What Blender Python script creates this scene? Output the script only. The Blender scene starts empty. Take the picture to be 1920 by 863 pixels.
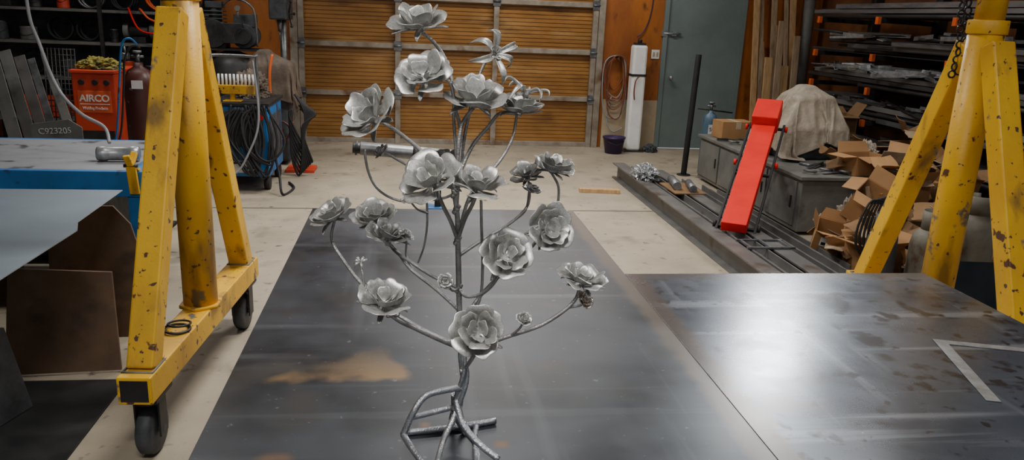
import bpy, bmesh, math, random
from mathutils import Matrix, Vector, noise
V=Vector
rnd=random.Random(4)
COL=bpy.context.scene.collection
# ---------------------------------------------------------------- camera (metres, 1.69 m eye height)
f=1450.0
cd=bpy.data.cameras.new('camera'); cam=bpy.data.objects.new('camera',cd); COL.objects.link(cam)
cd.sensor_width=36; cd.lens=36*f/1920; cd.clip_start=.05
RC=Matrix.Rotation(math.radians(-7.9),3,'Z')@Matrix.Rotation(math.radians(90-15.4),3,'X')@Matrix.Rotation(math.radians(2.4),3,'Z')
EYE=V((0,0,1.69))
cam.matrix_world=Matrix.Translation(EYE)@RC.to_4x4()
bpy.context.scene.camera=cam
def P(u,v,y):
    """image pixel u, v -> metres, on the plane at a chosen depth y"""
    d=RC@V(((u-960)/f,-(v-431.5)/f,-1)); return EYE+d*(y/d.y)
# ---------------------------------------------------------------- materials
def nd(nt,t,**k):
    n=nt.nodes.new(t)
    for a,b in k.items(): setattr(n,a,b)
    return n
def mat(name,c1,c2=None,rough=.5,metal=0.,scale=6,lo=.35,hi=.65,st=(1,1,1),bump=0.,bscale=80,spot=None,emit=None,rv=.08,rects=(),lines=(),tri=None,spec=None,streak=None):
    m=bpy.data.materials.new(name); m.use_nodes=True; nt=m.node_tree; L=nt.links
    p=nt.nodes['Principled BSDF']; p.inputs['Metallic'].default_value=metal
    if spec is not None: p.inputs['Specular IOR Level'].default_value=spec
    if c2 is None: c2=tuple(x*.75 for x in c1)
    tc=nd(nt,'ShaderNodeTexCoord'); mp=nd(nt,'ShaderNodeMapping'); mp.inputs['Scale'].default_value=st
    L.new(tc.outputs['Object'],mp.inputs['Vector'])
    n=nd(nt,'ShaderNodeTexNoise'); n.inputs['Scale'].default_value=scale; n.inputs['Detail'].default_value=7; n.inputs['Roughness'].default_value=.62
    L.new(mp.outputs[0],n.inputs['Vector'])
    r=nd(nt,'ShaderNodeValToRGB'); r.color_ramp.elements[0].position=lo; r.color_ramp.elements[1].position=hi
    r.color_ramp.elements[0].color=(*c1,1); r.color_ramp.elements[1].color=(*c2,1)
    L.new(n.outputs[0],r.inputs[0]); col=r.outputs[0]
    def mixc(col,fac,c):
        mx=nd(nt,'ShaderNodeMix',data_type='RGBA'); mx.inputs[7].default_value=(*c,1)
        L.new(col,mx.inputs[6]); L.new(fac,mx.inputs[0]); return mx.outputs[2]
    def math_(op,a,b):
        q=nd(nt,'ShaderNodeMath',operation=op)
        for i,x in enumerate((a,b)):
            if isinstance(x,(int,float)): q.inputs[i].default_value=x
            else: L.new(x,q.inputs[i])
        return q.outputs[0]
    for (c,sc,stt,a,b_,k) in (streak or ()):
        m2=nd(nt,'ShaderNodeMapping'); m2.inputs['Scale'].default_value=stt; m2.inputs['Rotation'].default_value=(0,0,.35*len(nt.nodes)%1.2); L.new(tc.outputs['Object'],m2.inputs['Vector'])
        n2=nd(nt,'ShaderNodeTexNoise'); n2.inputs['Scale'].default_value=sc; n2.inputs['Detail'].default_value=6; L.new(m2.outputs[0],n2.inputs['Vector'])
        mr=nd(nt,'ShaderNodeMapRange'); mr.inputs['From Min'].default_value=a; mr.inputs['From Max'].default_value=b_; mr.inputs['To Max'].default_value=k
        L.new(n2.outputs[0],mr.inputs[0]); col=mixc(col,mr.outputs[0],c)
    if spot:
        for sp in spot:
            c,sc,a,b=sp[:4]
            n2=nd(nt,'ShaderNodeTexNoise'); n2.inputs['Scale'].default_value=sc; n2.inputs['Detail'].default_value=5
            L.new(mp.outputs[0],n2.inputs['Vector'])
            mr=nd(nt,'ShaderNodeMapRange'); mr.inputs['From Min'].default_value=a; mr.inputs['From Max'].default_value=b
            L.new(n2.outputs[0],mr.inputs[0]); col=mixc(col,mr.outputs[0],c)
    if rects or lines or tri:
        sx=nd(nt,'ShaderNodeSeparateXYZ'); 
        nz=nd(nt,'ShaderNodeTexNoise'); nz.inputs['Scale'].default_value=14; L.new(tc.outputs['Object'],nz.inputs['Vector'])
        L.new(tc.outputs['Object'],sx.inputs[0])
        def ramp(src,a,b):
            mr=nd(nt,'ShaderNodeMapRange'); mr.inputs['From Min'].default_value=a; mr.inputs['From Max'].default_value=b
            L.new(src,mr.inputs[0]); return mr.outputs[0]
        for (c,x0,x1,y0,y1,soft,k) in rects:
            jx=math_('ADD',sx.outputs[0],math_('MULTIPLY',math_('SUBTRACT',nz.outputs[0],.5),soft*3))
            jy=math_('ADD',sx.outputs[1],math_('MULTIPLY',math_('SUBTRACT',nz.outputs[0],.5),soft*2))
            fac=math_('MULTIPLY',math_('MULTIPLY',ramp(jx,x0-soft,x0+soft),ramp(jx,x1+soft,x1-soft)),math_('MULTIPLY',ramp(jy,y0-soft,y0+soft),ramp(jy,y1+soft,y1-soft)))
            col=mixc(col,math_('MULTIPLY',fac,k),c)
        for (ax,pos,w,c) in lines:
            dd=math_('ABSOLUTE',math_('SUBTRACT',sx.outputs[ax],pos),0)
            fac=math_('LESS_THAN',dd,w); col=mixc(col,fac,c)
        if tri:
            c,(ax_,ay),(bx_,by),(px_,py),k=tri
            jit=math_('MULTIPLY',math_('SUBTRACT',nz.outputs[0],.5),.06)
            fac=None
            for (x0,y0,x1,y1) in ((ax_,ay,bx_,by),(bx_,by,px_,py),(px_,py,ax_,ay)):
                l=math.hypot(x1-x0,y1-y0); nx,ny=-(y1-y0)/l,(x1-x0)/l
                s_=math_('ADD',math_('ADD',math_('MULTIPLY',math_('SUBTRACT',sx.outputs[0],x0),nx),math_('MULTIPLY',math_('SUBTRACT',sx.outputs[1],y0),ny)),jit)
                q=ramp(s_,-.010,.022); fac=q if fac is None else math_('MULTIPLY',fac,q)
            fac=math_('MULTIPLY',fac,ramp(sx.outputs[1],py+.02,ay+.02))
            fac=math_('MULTIPLY',fac,ramp(n.outputs[0],.25,.58))
            col=mixc(col,math_('MULTIPLY',fac,k),c)
    L.new(col,p.inputs['Base Color'])
    mr=nd(nt,'ShaderNodeMapRange'); mr.inputs['To Min'].default_value=max(.03,rough-rv); mr.inputs['To Max'].default_value=min(1,rough+rv)
    L.new(n.outputs[0],mr.inputs[0]); L.new(mr.outputs[0],p.inputs['Roughness'])
    if bump:
        n3=nd(nt,'ShaderNodeTexNoise'); n3.inputs['Scale'].default_value=bscale; n3.inputs['Detail'].default_value=4
        L.new(mp.outputs[0],n3.inputs['Vector'])
        bp=nd(nt,'ShaderNodeBump'); bp.inputs['Strength'].default_value=bump; bp.inputs['Distance'].default_value=.01
        L.new(n3.outputs[0],bp.inputs['Height']); L.new(bp.outputs[0],p.inputs['Normal'])
    if emit:
        p.inputs['Emission Color'].default_value=(*c1,1); p.inputs['Emission Strength'].default_value=emit
    return m
RUST=(.09,.032,.014)
M=dict(
 floor=mat('concrete_floor',(.36,.305,.225),(.265,.225,.165),.62,scale=1.4,bump=.12,bscale=90,spot=[((.13,.108,.082),3.2,.58,.78),((.41,.35,.26),.9,.55,.75),((.09,.078,.06),12,.63,.73)],lines=[(1,6.75,.014,(.06,.048,.035))]),
 osb=mat('orange_plywood_wall',(.42,.13,.015),(.24,.068,.009),.55,scale=3,st=(1,1,.4),spot=[((.08,.026,.007),9,.60,.75)],bump=.1),
 ceil=mat('ceiling_boards',(.12,.10,.08),None,.8),
 wallr=mat('rack_wall_plywood',(.18,.06,.012),(.07,.024,.007),.7,scale=2),
 beige=mat('unpainted_lower_board',(.46,.37,.24),(.36,.28,.18),.7,scale=4),
 garage=mat('brown_ribbed_door_panel',(.34,.162,.040),(.22,.098,.021),.38,scale=2.2,st=(.6,1,2),spot=[((.48,.28,.10),1.3,.56,.72),((.11,.045,.012),2.4,.58,.74)]),
 rail=mat('galvanised_door_rail',(.36,.32,.265),(.21,.17,.125),.5,.2,scale=5,spot=[((.15,.07,.03),4,.56,.70)]),
 gdoor=mat('grey_green_door_paint',(.18,.23,.22),(.14,.18,.175),.5,scale=2),
 yellow=mat('worn_yellow_paint',(.78,.45,.010),(.64,.34,.008),.45,scale=3,spot=[(RUST,12,.655,.68),((.08,.045,.02),34,.65,.68),((.14,.12,.10),5,.66,.69)],bump=.1,streak=[((.40,.20,.014),2.6,(1,1,.5),.52,.74,.7),((.13,.07,.025),7,(1,1,.3),.58,.70,.8)]),
 mill=mat('mill_scale_steel',(.008,.010,.014),(.030,.035,.045),.37,.25,scale=3.5,spot=[((.055,.05,.045),4,.60,.75),((.12,.13,.14),45,.67,.73)],rv=.14,
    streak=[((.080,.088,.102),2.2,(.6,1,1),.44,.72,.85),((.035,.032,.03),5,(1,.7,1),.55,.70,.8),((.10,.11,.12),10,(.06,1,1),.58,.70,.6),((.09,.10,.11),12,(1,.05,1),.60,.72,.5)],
    rects=[((.11,.08,.055),.735,.79,1,3.6,.014,.8),((.17,.085,.04),.185,.215,1.46,1.485,.006,.8),((.2,.1,.05),.03,.05,1.55,1.575,.006,.7),((.16,.10,.06),-.30,-.24,1.43,1.46,.012,.8)],
    tri=((.26,.155,.06),(-.38,1.79),(.02,1.79),(-.07,2.0),.85)),  # brown triangular patch with ragged edges, fading towards its far tip
 mill2=mat('mill_scale_steel_bright',(.032,.039,.052),(.068,.080,.10),.27,.42,scale=2.2,st=(1,1,1),spot=[((.018,.017,.018),7,.60,.66),((.024,.022,.022),18,.60,.66),((.07,.05,.04),4,.62,.74)],rv=.10,
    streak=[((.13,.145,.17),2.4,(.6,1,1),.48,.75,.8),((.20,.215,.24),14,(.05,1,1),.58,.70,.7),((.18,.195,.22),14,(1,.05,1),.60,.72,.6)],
    rects=[((.085,.06,.044),.7,.845,0,2.7,.016,.85),((.07,.052,.04),.7,2.1,2.55,2.7,.02,.7)]),
 steel=mat('raw_rose_steel',(.58,.575,.55),(.38,.378,.36),.40,.62,scale=14,spot=[((.20,.175,.15),10,.62,.80)],rv=.08,bump=.08,bscale=100),
 steel2=mat('shiny_bud_steel',(.85,.80,.74),(.6,.5,.42),.2,.8,scale=20),
 stem=mat('welded_stem_steel',(.46,.46,.45),(.24,.235,.23),.38,.6,scale=25,bump=.3,bscale=300),
 root=mat('root_rod_steel',(.50,.52,.55),(.28,.29,.31),.28,.8,scale=25,bump=.3,bscale=300),
 sq=mat('framing_square_steel',(.22,.22,.21),(.12,.11,.10),.55,.3,scale=20),
 dark=mat('dark_steel',(.020,.020,.022),(.045,.043,.04),.5,.4,scale=9),
 beam=mat('stock_beam_steel',(.11,.108,.105),(.165,.16,.15),.45,.35,scale=5,spot=[((.08,.055,.038),4,.60,.74)]),
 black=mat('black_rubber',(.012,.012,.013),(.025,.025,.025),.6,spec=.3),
 blue=mat('blue_paint',(.016,.17,.46),(.012,.12,.34),.45,scale=6,spot=[((.03,.03,.04),9,.60,.68)]),
 red=mat('red_paint',(.60,.055,.016),(.45,.035,.012),.5,scale=5,spot=[((.2,.03,.02),9,.66,.72)]),
 redv=mat('red_vinyl',(.70,.012,.006),(.58,.010,.005),.6,scale=4,spec=.2),
 orange=mat('orange_paint',(.75,.12,.012),None,.5), signred=mat('sign_red_paint',(.80,.13,.045),None,.5),
 maroon=mat('maroon_cylinder_paint',(.075,.016,.012),(.040,.010,.008),.40,scale=7,spot=[((.25,.20,.18),16,.66,.7)]),
 greysheet=mat('grey_sheet_top',(.30,.31,.33),(.22,.23,.25),.45,.3,scale=3,spot=[((.05,.05,.055),6,.60,.66)]),
 sheet=mat('blue_grey_sheet_steel',(.34,.42,.48),(.26,.32,.38),.30,.45,scale=1.5,streak=[((.46,.53,.60),3,(.4,1,1),.5,.75,.7)]),
 cabin=mat('grey_cabinet_paint',(.16,.16,.145),(.10,.10,.09),.55,scale=4,spot=[((.05,.045,.04),5,.58,.72)]),
 white=mat('white_paint',(.88,.88,.86),(.76,.76,.74),.4,scale=5),
 purple=mat('dark_purple_plastic',(.045,.020,.085),None,.4),
 tarp=mat('dusty_cloth_tarp',(.40,.345,.265),(.24,.20,.15),.5,scale=6,bump=.5,bscale=40),
 brownc=mat('brown_canvas',(.17,.13,.095),(.08,.06,.045),.85,scale=6,bump=.4,bscale=50),
 card=mat('cardboard',(.38,.20,.08),(.28,.145,.055),.8,scale=3),
 cardd=mat('aged_cardboard',(.23,.125,.05),(.13,.072,.032),.85,scale=3),
 wood=mat('raw_lumber',(.52,.33,.155),(.36,.21,.09),.7,scale=5,st=(6,6,.6)),
 woodg=mat('weathered_lumber',(.38,.28,.17),(.24,.165,.10),.75,scale=5,st=(6,6,.6)),
 ply=mat('dark_plywood',(.15,.085,.045),(.075,.044,.025),.7,scale=4,spot=[((.02,.015,.012),3,.50,.66)]),
 hose=mat('red_brown_hose',(.22,.055,.028),None,.5), hoseo=mat('orange_hose',(.75,.09,.01),None,.45), hoseg=mat('grey_hose',(.28,.29,.30),None,.45),
 tankb=mat('slate_blue_paint',(.08,.15,.21),(.055,.10,.15),.45), tankg=mat('faded_propane_paint',(.18,.17,.135),(.11,.09,.065),.6,scale=6,spot=[(RUST,6,.6,.68)]),
 galv=mat('bright_galvanised',(.44,.46,.47),(.22,.23,.24),.38,.65,scale=15), galvd=mat('dull_galvanised',(.24,.25,.26),(.09,.092,.095),.42,.6,scale=9,st=(1,.5,1)), lamp=mat('lamp_diffuser',(1,1,1),(1,1,1),.5,emit=3), bulb=mat('glowing_globe',(1,1,1),(1,1,1),.5,emit=14),
 glove=mat('yellow_leather',(.36,.29,.03),(.03,.028,.02),.8,scale=16), teal=mat('dark_teal_plate',(.012,.02,.026),(.022,.03,.037),.4,.3),
 label=mat('paper_label',(.80,.80,.77),None,.6), chalk=mat('chalk_marks',(.60,.60,.57),(.35,.35,.33),.9,scale=60), grime=mat('grimy_grey_blue',(.065,.073,.082),(.025,.027,.03),.6,scale=9),
)
# ---------------------------------------------------------------- mesh builder
class B:
    def __init__(s): s.bm=bmesh.new()
    def box(s,c,d,rot=None):
        m=Matrix.Translation(V(c)); 
        if rot is not None: m=m@rot.to_4x4()
        bmesh.ops.create_cube(s.bm,size=1,matrix=m@Matrix.Diagonal((d[0],d[1],d[2],1))); return s
    def bx(s,x0,x1,y0,y1,z0,z1): return s.box(((x0+x1)/2,(y0+y1)/2,(z0+z1)/2),(abs(x1-x0),abs(y1-y0),abs(z1-z0)))
    def bar(s,p0,p1,w,h,side=V((1,0,0))):
        p0=V(p0);p1=V(p1);d=(p1-p0);l=d.length;z=d.normalized();x=(side-z*side.dot(z)).normalized();y=z.cross(x)
        R=Matrix((x,y,z)).transposed(); return s.box((p0+p1)/2,(w,h,l),R)
    def cyl(s,p0,p1,r0,r1=None,seg=20,cap=True):
        p0=V(p0);p1=V(p1);r1=r0 if r1 is None else r1;d=p1-p0
        R=d.to_track_quat('Z','Y').to_matrix().to_4x4()
        g=bmesh.ops.create_cone(s.bm,cap_ends=cap,segments=seg,radius1=r0,radius2=max(r1,1e-4),depth=d.length,matrix=Matrix.Translation((p0+p1)/2)@R)
        for fc in {fc for v in g['verts'] for fc in v.link_faces}:
            if len(fc.verts)<=4: fc.smooth=True
        return s
    def lathe(s,base,prof,seg=24,axis=V((0,0,1))):
        base=V(base);R=axis.to_track_quat('Z','Y').to_matrix();rings=[]
        for (r,z) in prof: rings.append([s.bm.verts.new(base+R@V((r*math.cos(2*math.pi*i/seg),r*math.sin(2*math.pi*i/seg),z))) for i in range(seg)])
        for a,b in zip(rings,rings[1:]):
            for i in range(seg):
                fc=s.bm.faces.new((a[i],a[(i+1)%seg],b[(i+1)%seg],b[i])); fc.smooth=True
        s.bm.faces.new(rings[0][::-1]); s.bm.faces.new(rings[-1]); return s
    def sph(s,c,r,sc=(1,1,1)):
        g=bmesh.ops.create_icosphere(s.bm,subdivisions=2,radius=r,matrix=Matrix.Translation(V(c))@Matrix.Diagonal((*sc,1)))
        for fc in {fc for v in g['verts'] for fc in v.link_faces}: fc.smooth=True
        return s
    def tube(s,pts,r,seg=8,sm=5,closed=False):
        pts=[V(p) for p in pts]
        if sm and len(pts)>2:
            q=[]; n=len(pts)
            rng=range(n if closed else n-1)
            for i in rng:
                g=(lambda k:pts[k%n]) if closed else (lambda k:pts[min(max(k,0),n-1)])
                a,b,c,d=g(i-1),g(i),g(i+1),g(i+2)
                for k in range(sm):
                    t=k/sm; q.append(.5*((2*b)+(c-a)*t+(2*a-5*b+4*c-d)*t*t+(3*b-a-3*c+d)*t**3))
            if not closed: q.append(pts[-1])
            pts=q
        n=len(pts); rings=[]; up=V((0,0,1))
        for i,p in enumerate(pts):
            if closed: t=(pts[(i+1)%n]-pts[i-1]).normalized()
            else: t=(pts[min(i+1,n-1)]-pts[max(i-1,0)]).normalized()
            if abs(t.dot(up))>.97: up=V((1,0,0)) if abs(t.x)<.9 else V((0,1,0))
            x=(up-t*up.dot(t)).normalized(); up=x; y=t.cross(x)
            rr=r if not isinstance(r,(list,tuple)) else r[0]+(r[1]-r[0])*i/(n-1)
            rings.append([s.bm.verts.new(p+x*rr*math.cos(2*math.pi*k/seg)+y*rr*math.sin(2*math.pi*k/seg)) for k in range(seg)])
        for i in range(n if closed else n-1):
            a,b=rings[i],rings[(i+1)%n]
            for k in range(seg):
                fc=s.bm.faces.new((a[k],a[(k+1)%seg],b[(k+1)%seg],b[k])); fc.smooth=True
        if not closed: s.bm.faces.new(rings[0][::-1]); s.bm.faces.new(rings[-1])
        return s
    def ring(s,c,R,r,axis=V((0,0,1)),n=20,seg=8):
        c=V(c);Q=axis.to_track_quat('Z','Y').to_matrix()
        return s.tube([c+Q@V((R*math.cos(2*math.pi*i/n),R*math.sin(2*math.pi*i/n),0)) for i in range(n)],r,seg,0,True)
    def grid(s,fn,nu,nv,smooth=True):
        g=[[s.bm.verts.new(fn(i/nu,j/nv)) for j in range(nv+1)] for i in range(nu+1)]
        for i in range(nu):
            for j in range(nv):
                fc=s.bm.faces.new((g[i][j],g[i+1][j],g[i+1][j+1],g[i][j+1])); fc.smooth=smooth
        return s
    def prism(s,pts,vec):
        a=[s.bm.verts.new(V(p)) for p in pts]; b=[s.bm.verts.new(V(p)+V(vec)) for p in pts]; n=len(a)
        s.bm.faces.new(a[::-1]); s.bm.faces.new(b)
        for i in range(n): s.bm.faces.new((a[i],a[(i+1)%n],b[(i+1)%n],b[i]))
        return s
    def mesh(s,name,m,off=V((0,0,0))):
        bmesh.ops.recalc_face_normals(s.bm,faces=s.bm.faces[:]) 
        if off.length: bmesh.ops.translate(s.bm,verts=s.bm.verts[:],vec=-off)
        me=bpy.data.meshes.new(name); s.bm.to_mesh(me); s.bm.free(); me.materials.append(M[m] if isinstance(m,str) else m); return me
def mods(o,bev=0,sol=0,sub=0):
    if sol: q=o.modifiers.new('thickness','SOLIDIFY'); q.thickness=sol; q.offset=0
    if sub: q=o.modifiers.new('smooth','SUBSURF'); q.levels=sub; q.render_levels=sub
    if bev: q=o.modifiers.new('edge','BEVEL'); q.width=bev; q.segments=2; q.limit_method='ANGLE'; q.angle_limit=math.radians(50)
def tag(o,label,cat,group=None):
    o['label']=label; o['category']=cat
    if group: o['group']=group
    return o
class T:
    """a thing: an Empty at its base; parts are given in world metres unless rot is used (then local)"""
    def __init__(s,name,label,cat,loc,rot=None,group=None):
        s.o=bpy.data.objects.new(name,None); COL.objects.link(s.o); s.o.empty_display_size=.1
        s.o.location=loc; s.local=rot is not None; s.off=V((0,0,0)) if s.local else V(loc)
        if rot: s.o.rotation_euler=rot
        tag(s.o,label,cat,group)
    def add(s,name,b,m,parent=None,bev=0,sol=0,sub=0,label=None):
        o=bpy.data.objects.new(name,b.mesh(name,m,s.off)); COL.objects.link(o); o.parent=parent or s.o
        mods(o,bev,sol,sub)
        if label: o['label']=label
        return o
def solo(name,label,cat,b,m,loc=None,rot=None,bev=0,sol=0,sub=0,group=None):
    loc=V(loc) if loc is not None else V((0,0,0))
    o=bpy.data.objects.new(name,b.mesh(name,m,V((0,0,0)) if rot is not None else loc)); COL.objects.link(o); o.location=loc
    if rot is not None: o.rotation_euler=rot
    mods(o,bev,sol,sub); tag(o,label,cat,group); return o
def struct(name,b,m,label,cat='room',bev=0):
    o=bpy.data.objects.new(name,b.mesh(name,m)); COL.objects.link(o); o['kind']='structure'; o['label']=label; o['category']=cat; mods(o,bev); return o
def text(parent,body,size,loc,rot,m,ext=.002,bold=False,sx=1,rough=0):
    cu=bpy.data.curves.new('lettering','FONT'); cu.body=body; cu.size=size; cu.extrude=ext; cu.align_x='CENTER'; cu.align_y='CENTER'
    if bold: cu.offset=size*.02
    tmp=bpy.data.objects.new('tmp',cu); COL.objects.link(tmp); bpy.context.view_layer.update()
    me=bpy.data.meshes.new_from_object(tmp.evaluated_get(bpy.context.evaluated_depsgraph_get())); me.name='lettering'
    bpy.data.objects.remove(tmp); me.materials.clear(); me.materials.append(M[m])
    if rough:
        for v in me.vertices:
            v.co.x+=rough*noise.noise(V((v.co.x*40,v.co.y*40,0))); v.co.y+=rough*1.5*noise.noise(V((v.co.x*25,v.co.y*40,5)))
    o=bpy.data.objects.new('lettering',me); COL.objects.link(o); o.parent=parent; o.location=loc; o.rotation_euler=rot; o.scale=(sx,1,1); return o
# ---------------------------------------------------------------- cloth covers (simulated first, while the scene is still empty)
def drape_sim(jobs,frames=46):
    """jobs: list of (centre xy, size xy, start z, rot z, [collider boxes]) -> list of meshes in world metres"""
    sc=bpy.context.scene; tmp=[]; cl_=[]; out=[]
    for (c,sz,z0,rz,boxes) in jobs:
        for bxs in boxes:
            b=B(); b.bx(*bxs); bmesh.ops.bevel(b.bm,geom=b.bm.edges[:],offset=.03,segments=2,affect='EDGES',profile=.5); bmesh.ops.triangulate(b.bm,faces=b.bm.faces[:])
            me=bpy.data.meshes.new('c'); bmesh.ops.recalc_face_normals(b.bm,faces=b.bm.faces[:]); b.bm.to_mesh(me); b.bm.free(); o=bpy.data.objects.new('c',me); COL.objects.link(o); tmp.append(o)
            o.modifiers.new('Collision','COLLISION'); o.collision.thickness_outer=.012; o.collision.cloth_friction=12
        n=64; b=B(); cs_,sn=math.cos(rz),math.sin(rz)
        def fn(i,j):
            x=(i-.5)*sz[0]; y=(j-.5)*sz[1]
            return V((c[0]+x*cs_-y*sn,c[1]+x*sn+y*cs_,z0+.03*noise.noise(V((x*4,y*4,z0)))))
        b.grid(fn,n,n); me=bpy.data.meshes.new('cl'); b.bm.to_mesh(me); b.bm.free(); o=bpy.data.objects.new('cl',me); COL.objects.link(o)
        m=o.modifiers.new('Cloth','CLOTH'); s=m.settings; s.quality=6; s.mass=.25; s.air_damping=1.5; s.tension_stiffness=20; s.compression_stiffness=12; s.shear_stiffness=4; s.bending_stiffness=.12
        m.collision_settings.distance_min=.012; m.collision_settings.collision_quality=3; m.collision_settings.use_self_collision=False
        m.point_cache.frame_start=1; m.point_cache.frame_end=frames+2
        cl_.append(o)
    for fr in range(1,frames+1): sc.frame_set(fr)
    dg=bpy.context.evaluated_depsgraph_get()
    for o in cl_:
        me=bpy.data.meshes.new_from_object(o.evaluated_get(dg)); out.append(me)
    for o in tmp+cl_: bpy.data.objects.remove(o,do_unlink=True)
    sc.frame_set(1)
    return out
TB=[(3.56,3.92,6.80,7.16,.52,1.08),(3.42,4.05,6.72,7.34,.52,.82),(3.22,4.18,5.92,8.33,.1,.515),(3.66,3.80,6.92,7.10,1.0,1.16),(2.2,5,5.5,8.6,-.1,.02)]
CB=[(-1.70,-1.28,8.70,9.05,.02,1.10),(-1.62,-1.5,8.78,8.95,1.05,1.22),(-2.6,-.6,8.2,9.6,-.1,.02)]
sim=None
try: sim=drape_sim([((3.72,6.98),(1.45,1.30),1.22,.2,TB),((-1.49,8.87),(1.25,1.20),1.28,.12,CB)])
except Exception as e: print('cloth fallback',e)
# ---------------------------------------------------------------- room
YW=10.4; XR=5.6; XL=-6.0; CZ=4.0
struct('floor',B().bx(XL,XR,-3,YW,-.1,0),'floor','stained beige concrete slab floor with saw-cut joints','floor')
struct('wall_back',B().bx(XL,-1.42,YW,YW+.12,0,CZ).bx(2.5,3.4,YW,YW+.12,0,CZ).bx(4.5,XR,YW,YW+.12,0,CZ).bx(-1.42,2.5,YW,YW+.12,2.6,CZ).bx(3.4,4.5,YW,YW+.12,2.2,CZ),'osb','orange stained plywood wall behind the workshop','wall')
struct('wall_right',B().bx(XR,XR+.12,-3,YW+.12,0,CZ),'wallr','dark stained plywood wall behind the steel rack','wall')
struct('wall_left',B().bx(XL-.12,XL,-3,YW+.12,0,CZ),'wallr','dark stained plywood side wall','wall')
struct('ceiling',B().bx(XL,XR,-3,YW,CZ,CZ+.1),'ceil','dark board ceiling','ceiling')
struct('trim_1',B().bx(2.62,3.40,YW-.02,YW-.002,0,.66),'beige','unpainted pale board along the lower wall','trim')
b=B(); prof=[]
for s in range(4):
    z=.03+s*.61
    for k in range(11):
        z0=z+.032+k*.0505
        prof+= [(0.0,z0),(.0,z0+.036),(.009,z0+.040),(.009,z0+.047)]
pv=[V((-1.38,YW+.04-0+d,z)) for d,z in prof]; 
a=[b.bm.verts.new(p) for p in pv]; c=[b.bm.verts.new(p+V((3.84,0,0))) for p in pv]
for i in range(len(a)-1): b.bm.faces.new((a[i],c[i],c[i+1],a[i+1]))
b.bx(-1.42,2.5,YW+.07,YW+.1,0,2.6)
gd=struct('door_1',b,'garage','brown ribbed sectional overhead garage door','door')
def dpart(par,name,b,m,bev=0):
    o=bpy.data.objects.new(name,b.mesh(name,m)); COL.objects.link(o); o.parent=par; mods(o,bev); return o
for z in (.03,.65,1.27,1.88,2.5): dpart(gd,'rail',B().bx(-1.4,2.47,YW-.02,YW+.035,z-.032,z+.032),'rail',.004)
for x in (-1.37,-.15,1.12,2.44): dpart(gd,'stile',B().bx(x-.035,x+.035,YW-.035,YW+.03,0,2.55),'rail',.004)
for z in (.65,1.27,1.88):
    for x in (-1.37,-.15,1.12,2.44): dpart(gd,'hinge',B().bx(x-.05,x+.05,YW-.045,YW-.03,z-.06,z+.06).cyl((x-.05,YW-.05,z),(x+.05,YW-.05,z),.012),'galvd')
struct('trim_2',B().bx(-1.5,-1.41,YW-.06,YW,0,2.6).bx(2.48,2.56,YW-.06,YW,0,2.6),'rail','galvanised vertical track beside the garage door','trim')
gd2=struct('door_2',B().bx(3.44,4.46,YW+.0,YW+.05,.01,2.12),'gdoor','grey-green flat steel personnel door','door',.004)
dpart(gd2,'bolt',B().cyl((3.38,YW-.03,1.56),(3.62,YW-.03,1.56),.012).bx(3.36,3.42,YW-.035,YW,1.52,1.6).bx(3.5,3.56,YW-.035,YW,1.53,1.59),'galv')
dpart(gd2,'knob',B().cyl((3.53,YW,.98),(3.53,YW-.05,.98),.012).sph((3.53,YW-.06,.98),.03),'galv')
struct('trim_3',B().bx(3.38,3.44,YW-.03,YW+.03,0,2.18).bx(4.46,4.52,YW-.03,YW+.03,0,2.18).bx(3.38,4.52,YW-.03,YW+.03,2.12,2.18),'gdoor','grey-green door frame','trim')
o=T('wall_outlet','cream double electrical outlet on the orange wall','outlet',(3.30,YW,1.28))
o.add('cover_plate',B().bx(3.245,3.355,YW-.012,YW,1.22,1.34),'label',bev=.003)
for dx in(-.025,.025): o.add('socket',B().bx(3.30+dx-.014,3.30+dx+.014,YW-.016,YW-.01,1.25,1.31),'beige',bev=.003)
# ---------------------------------------------------------------- lights
def lampfix(x,y,z,w,sx=1.3,sy=.35,spread=180):
    t=T('unseen_ceiling_light','unseen white shop ceiling light with a glowing diffuser','light',(x,y,z),group='shop ceiling lights')
    t.add('housing',B().bx(x-sx/2-.03,x+sx/2+.03,y-sy/2-.03,y+sy/2+.03,z+.03,z+.1),'white')
    t.add('diffuser',B().bx(x-sx/2,x+sx/2,y-sy/2,y+sy/2,z,z+.03),'lamp')
    t.add('hanger',B().cyl((x,y,z+.1),(x,y,CZ),.01),'dark')
    l=bpy.data.lights.new('unseen_shop_lamp','AREA'); l.shape='RECTANGLE'; l.size=sx; l.size_y=sy; l.energy=w; l.color=(1,.97,.93); l.spread=math.radians(spread)
    lo=bpy.data.objects.new('unseen_shop_lamp',l); COL.objects.link(lo); lo.location=(x,y,z-.01)
lampfix(.6,6.6,3.6,80,spread=125); lampfix(1.5,8.9,3.5,66,2.4,.3); lampfix(-2.6,7.4,3.6,44,spread=150); lampfix(.3,4.2,3.6,62,spread=120); lampfix(-.5,.3,3.5,84); lampfix(2.3,.4,3.5,35); lampfix(3.6,5.2,3.6,30,.9,.35,spread=140)  # the long one near the garage door is added fill, brightening that end
t=T('globe_lamp','large glowing white globe lamp hanging from the ceiling','light',(4.0,7.5,3.45))
t.add('globe',B().sph((4.0,7.5,3.45),.24),'bulb'); t.add('hanger',B().cyl((4.0,7.5,3.68),(4.0,7.5,CZ),.012).cyl((4.0,7.5,3.66),(4.0,7.5,3.76),.09),'dark')
l=bpy.data.lights.new('globe_light','SPOT'); l.energy=430; l.shadow_soft_size=.22; l.spot_size=math.radians(30); l.spot_blend=.8; l.color=(.92,.97,1)
lo=bpy.data.objects.new('globe_light',l); COL.objects.link(lo); lo.location=(3.82,7.2,3.31); lo.rotation_euler=(V((1.15,1.9,.8))-lo.location).to_track_quat('-Z','Y').to_euler()
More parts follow.
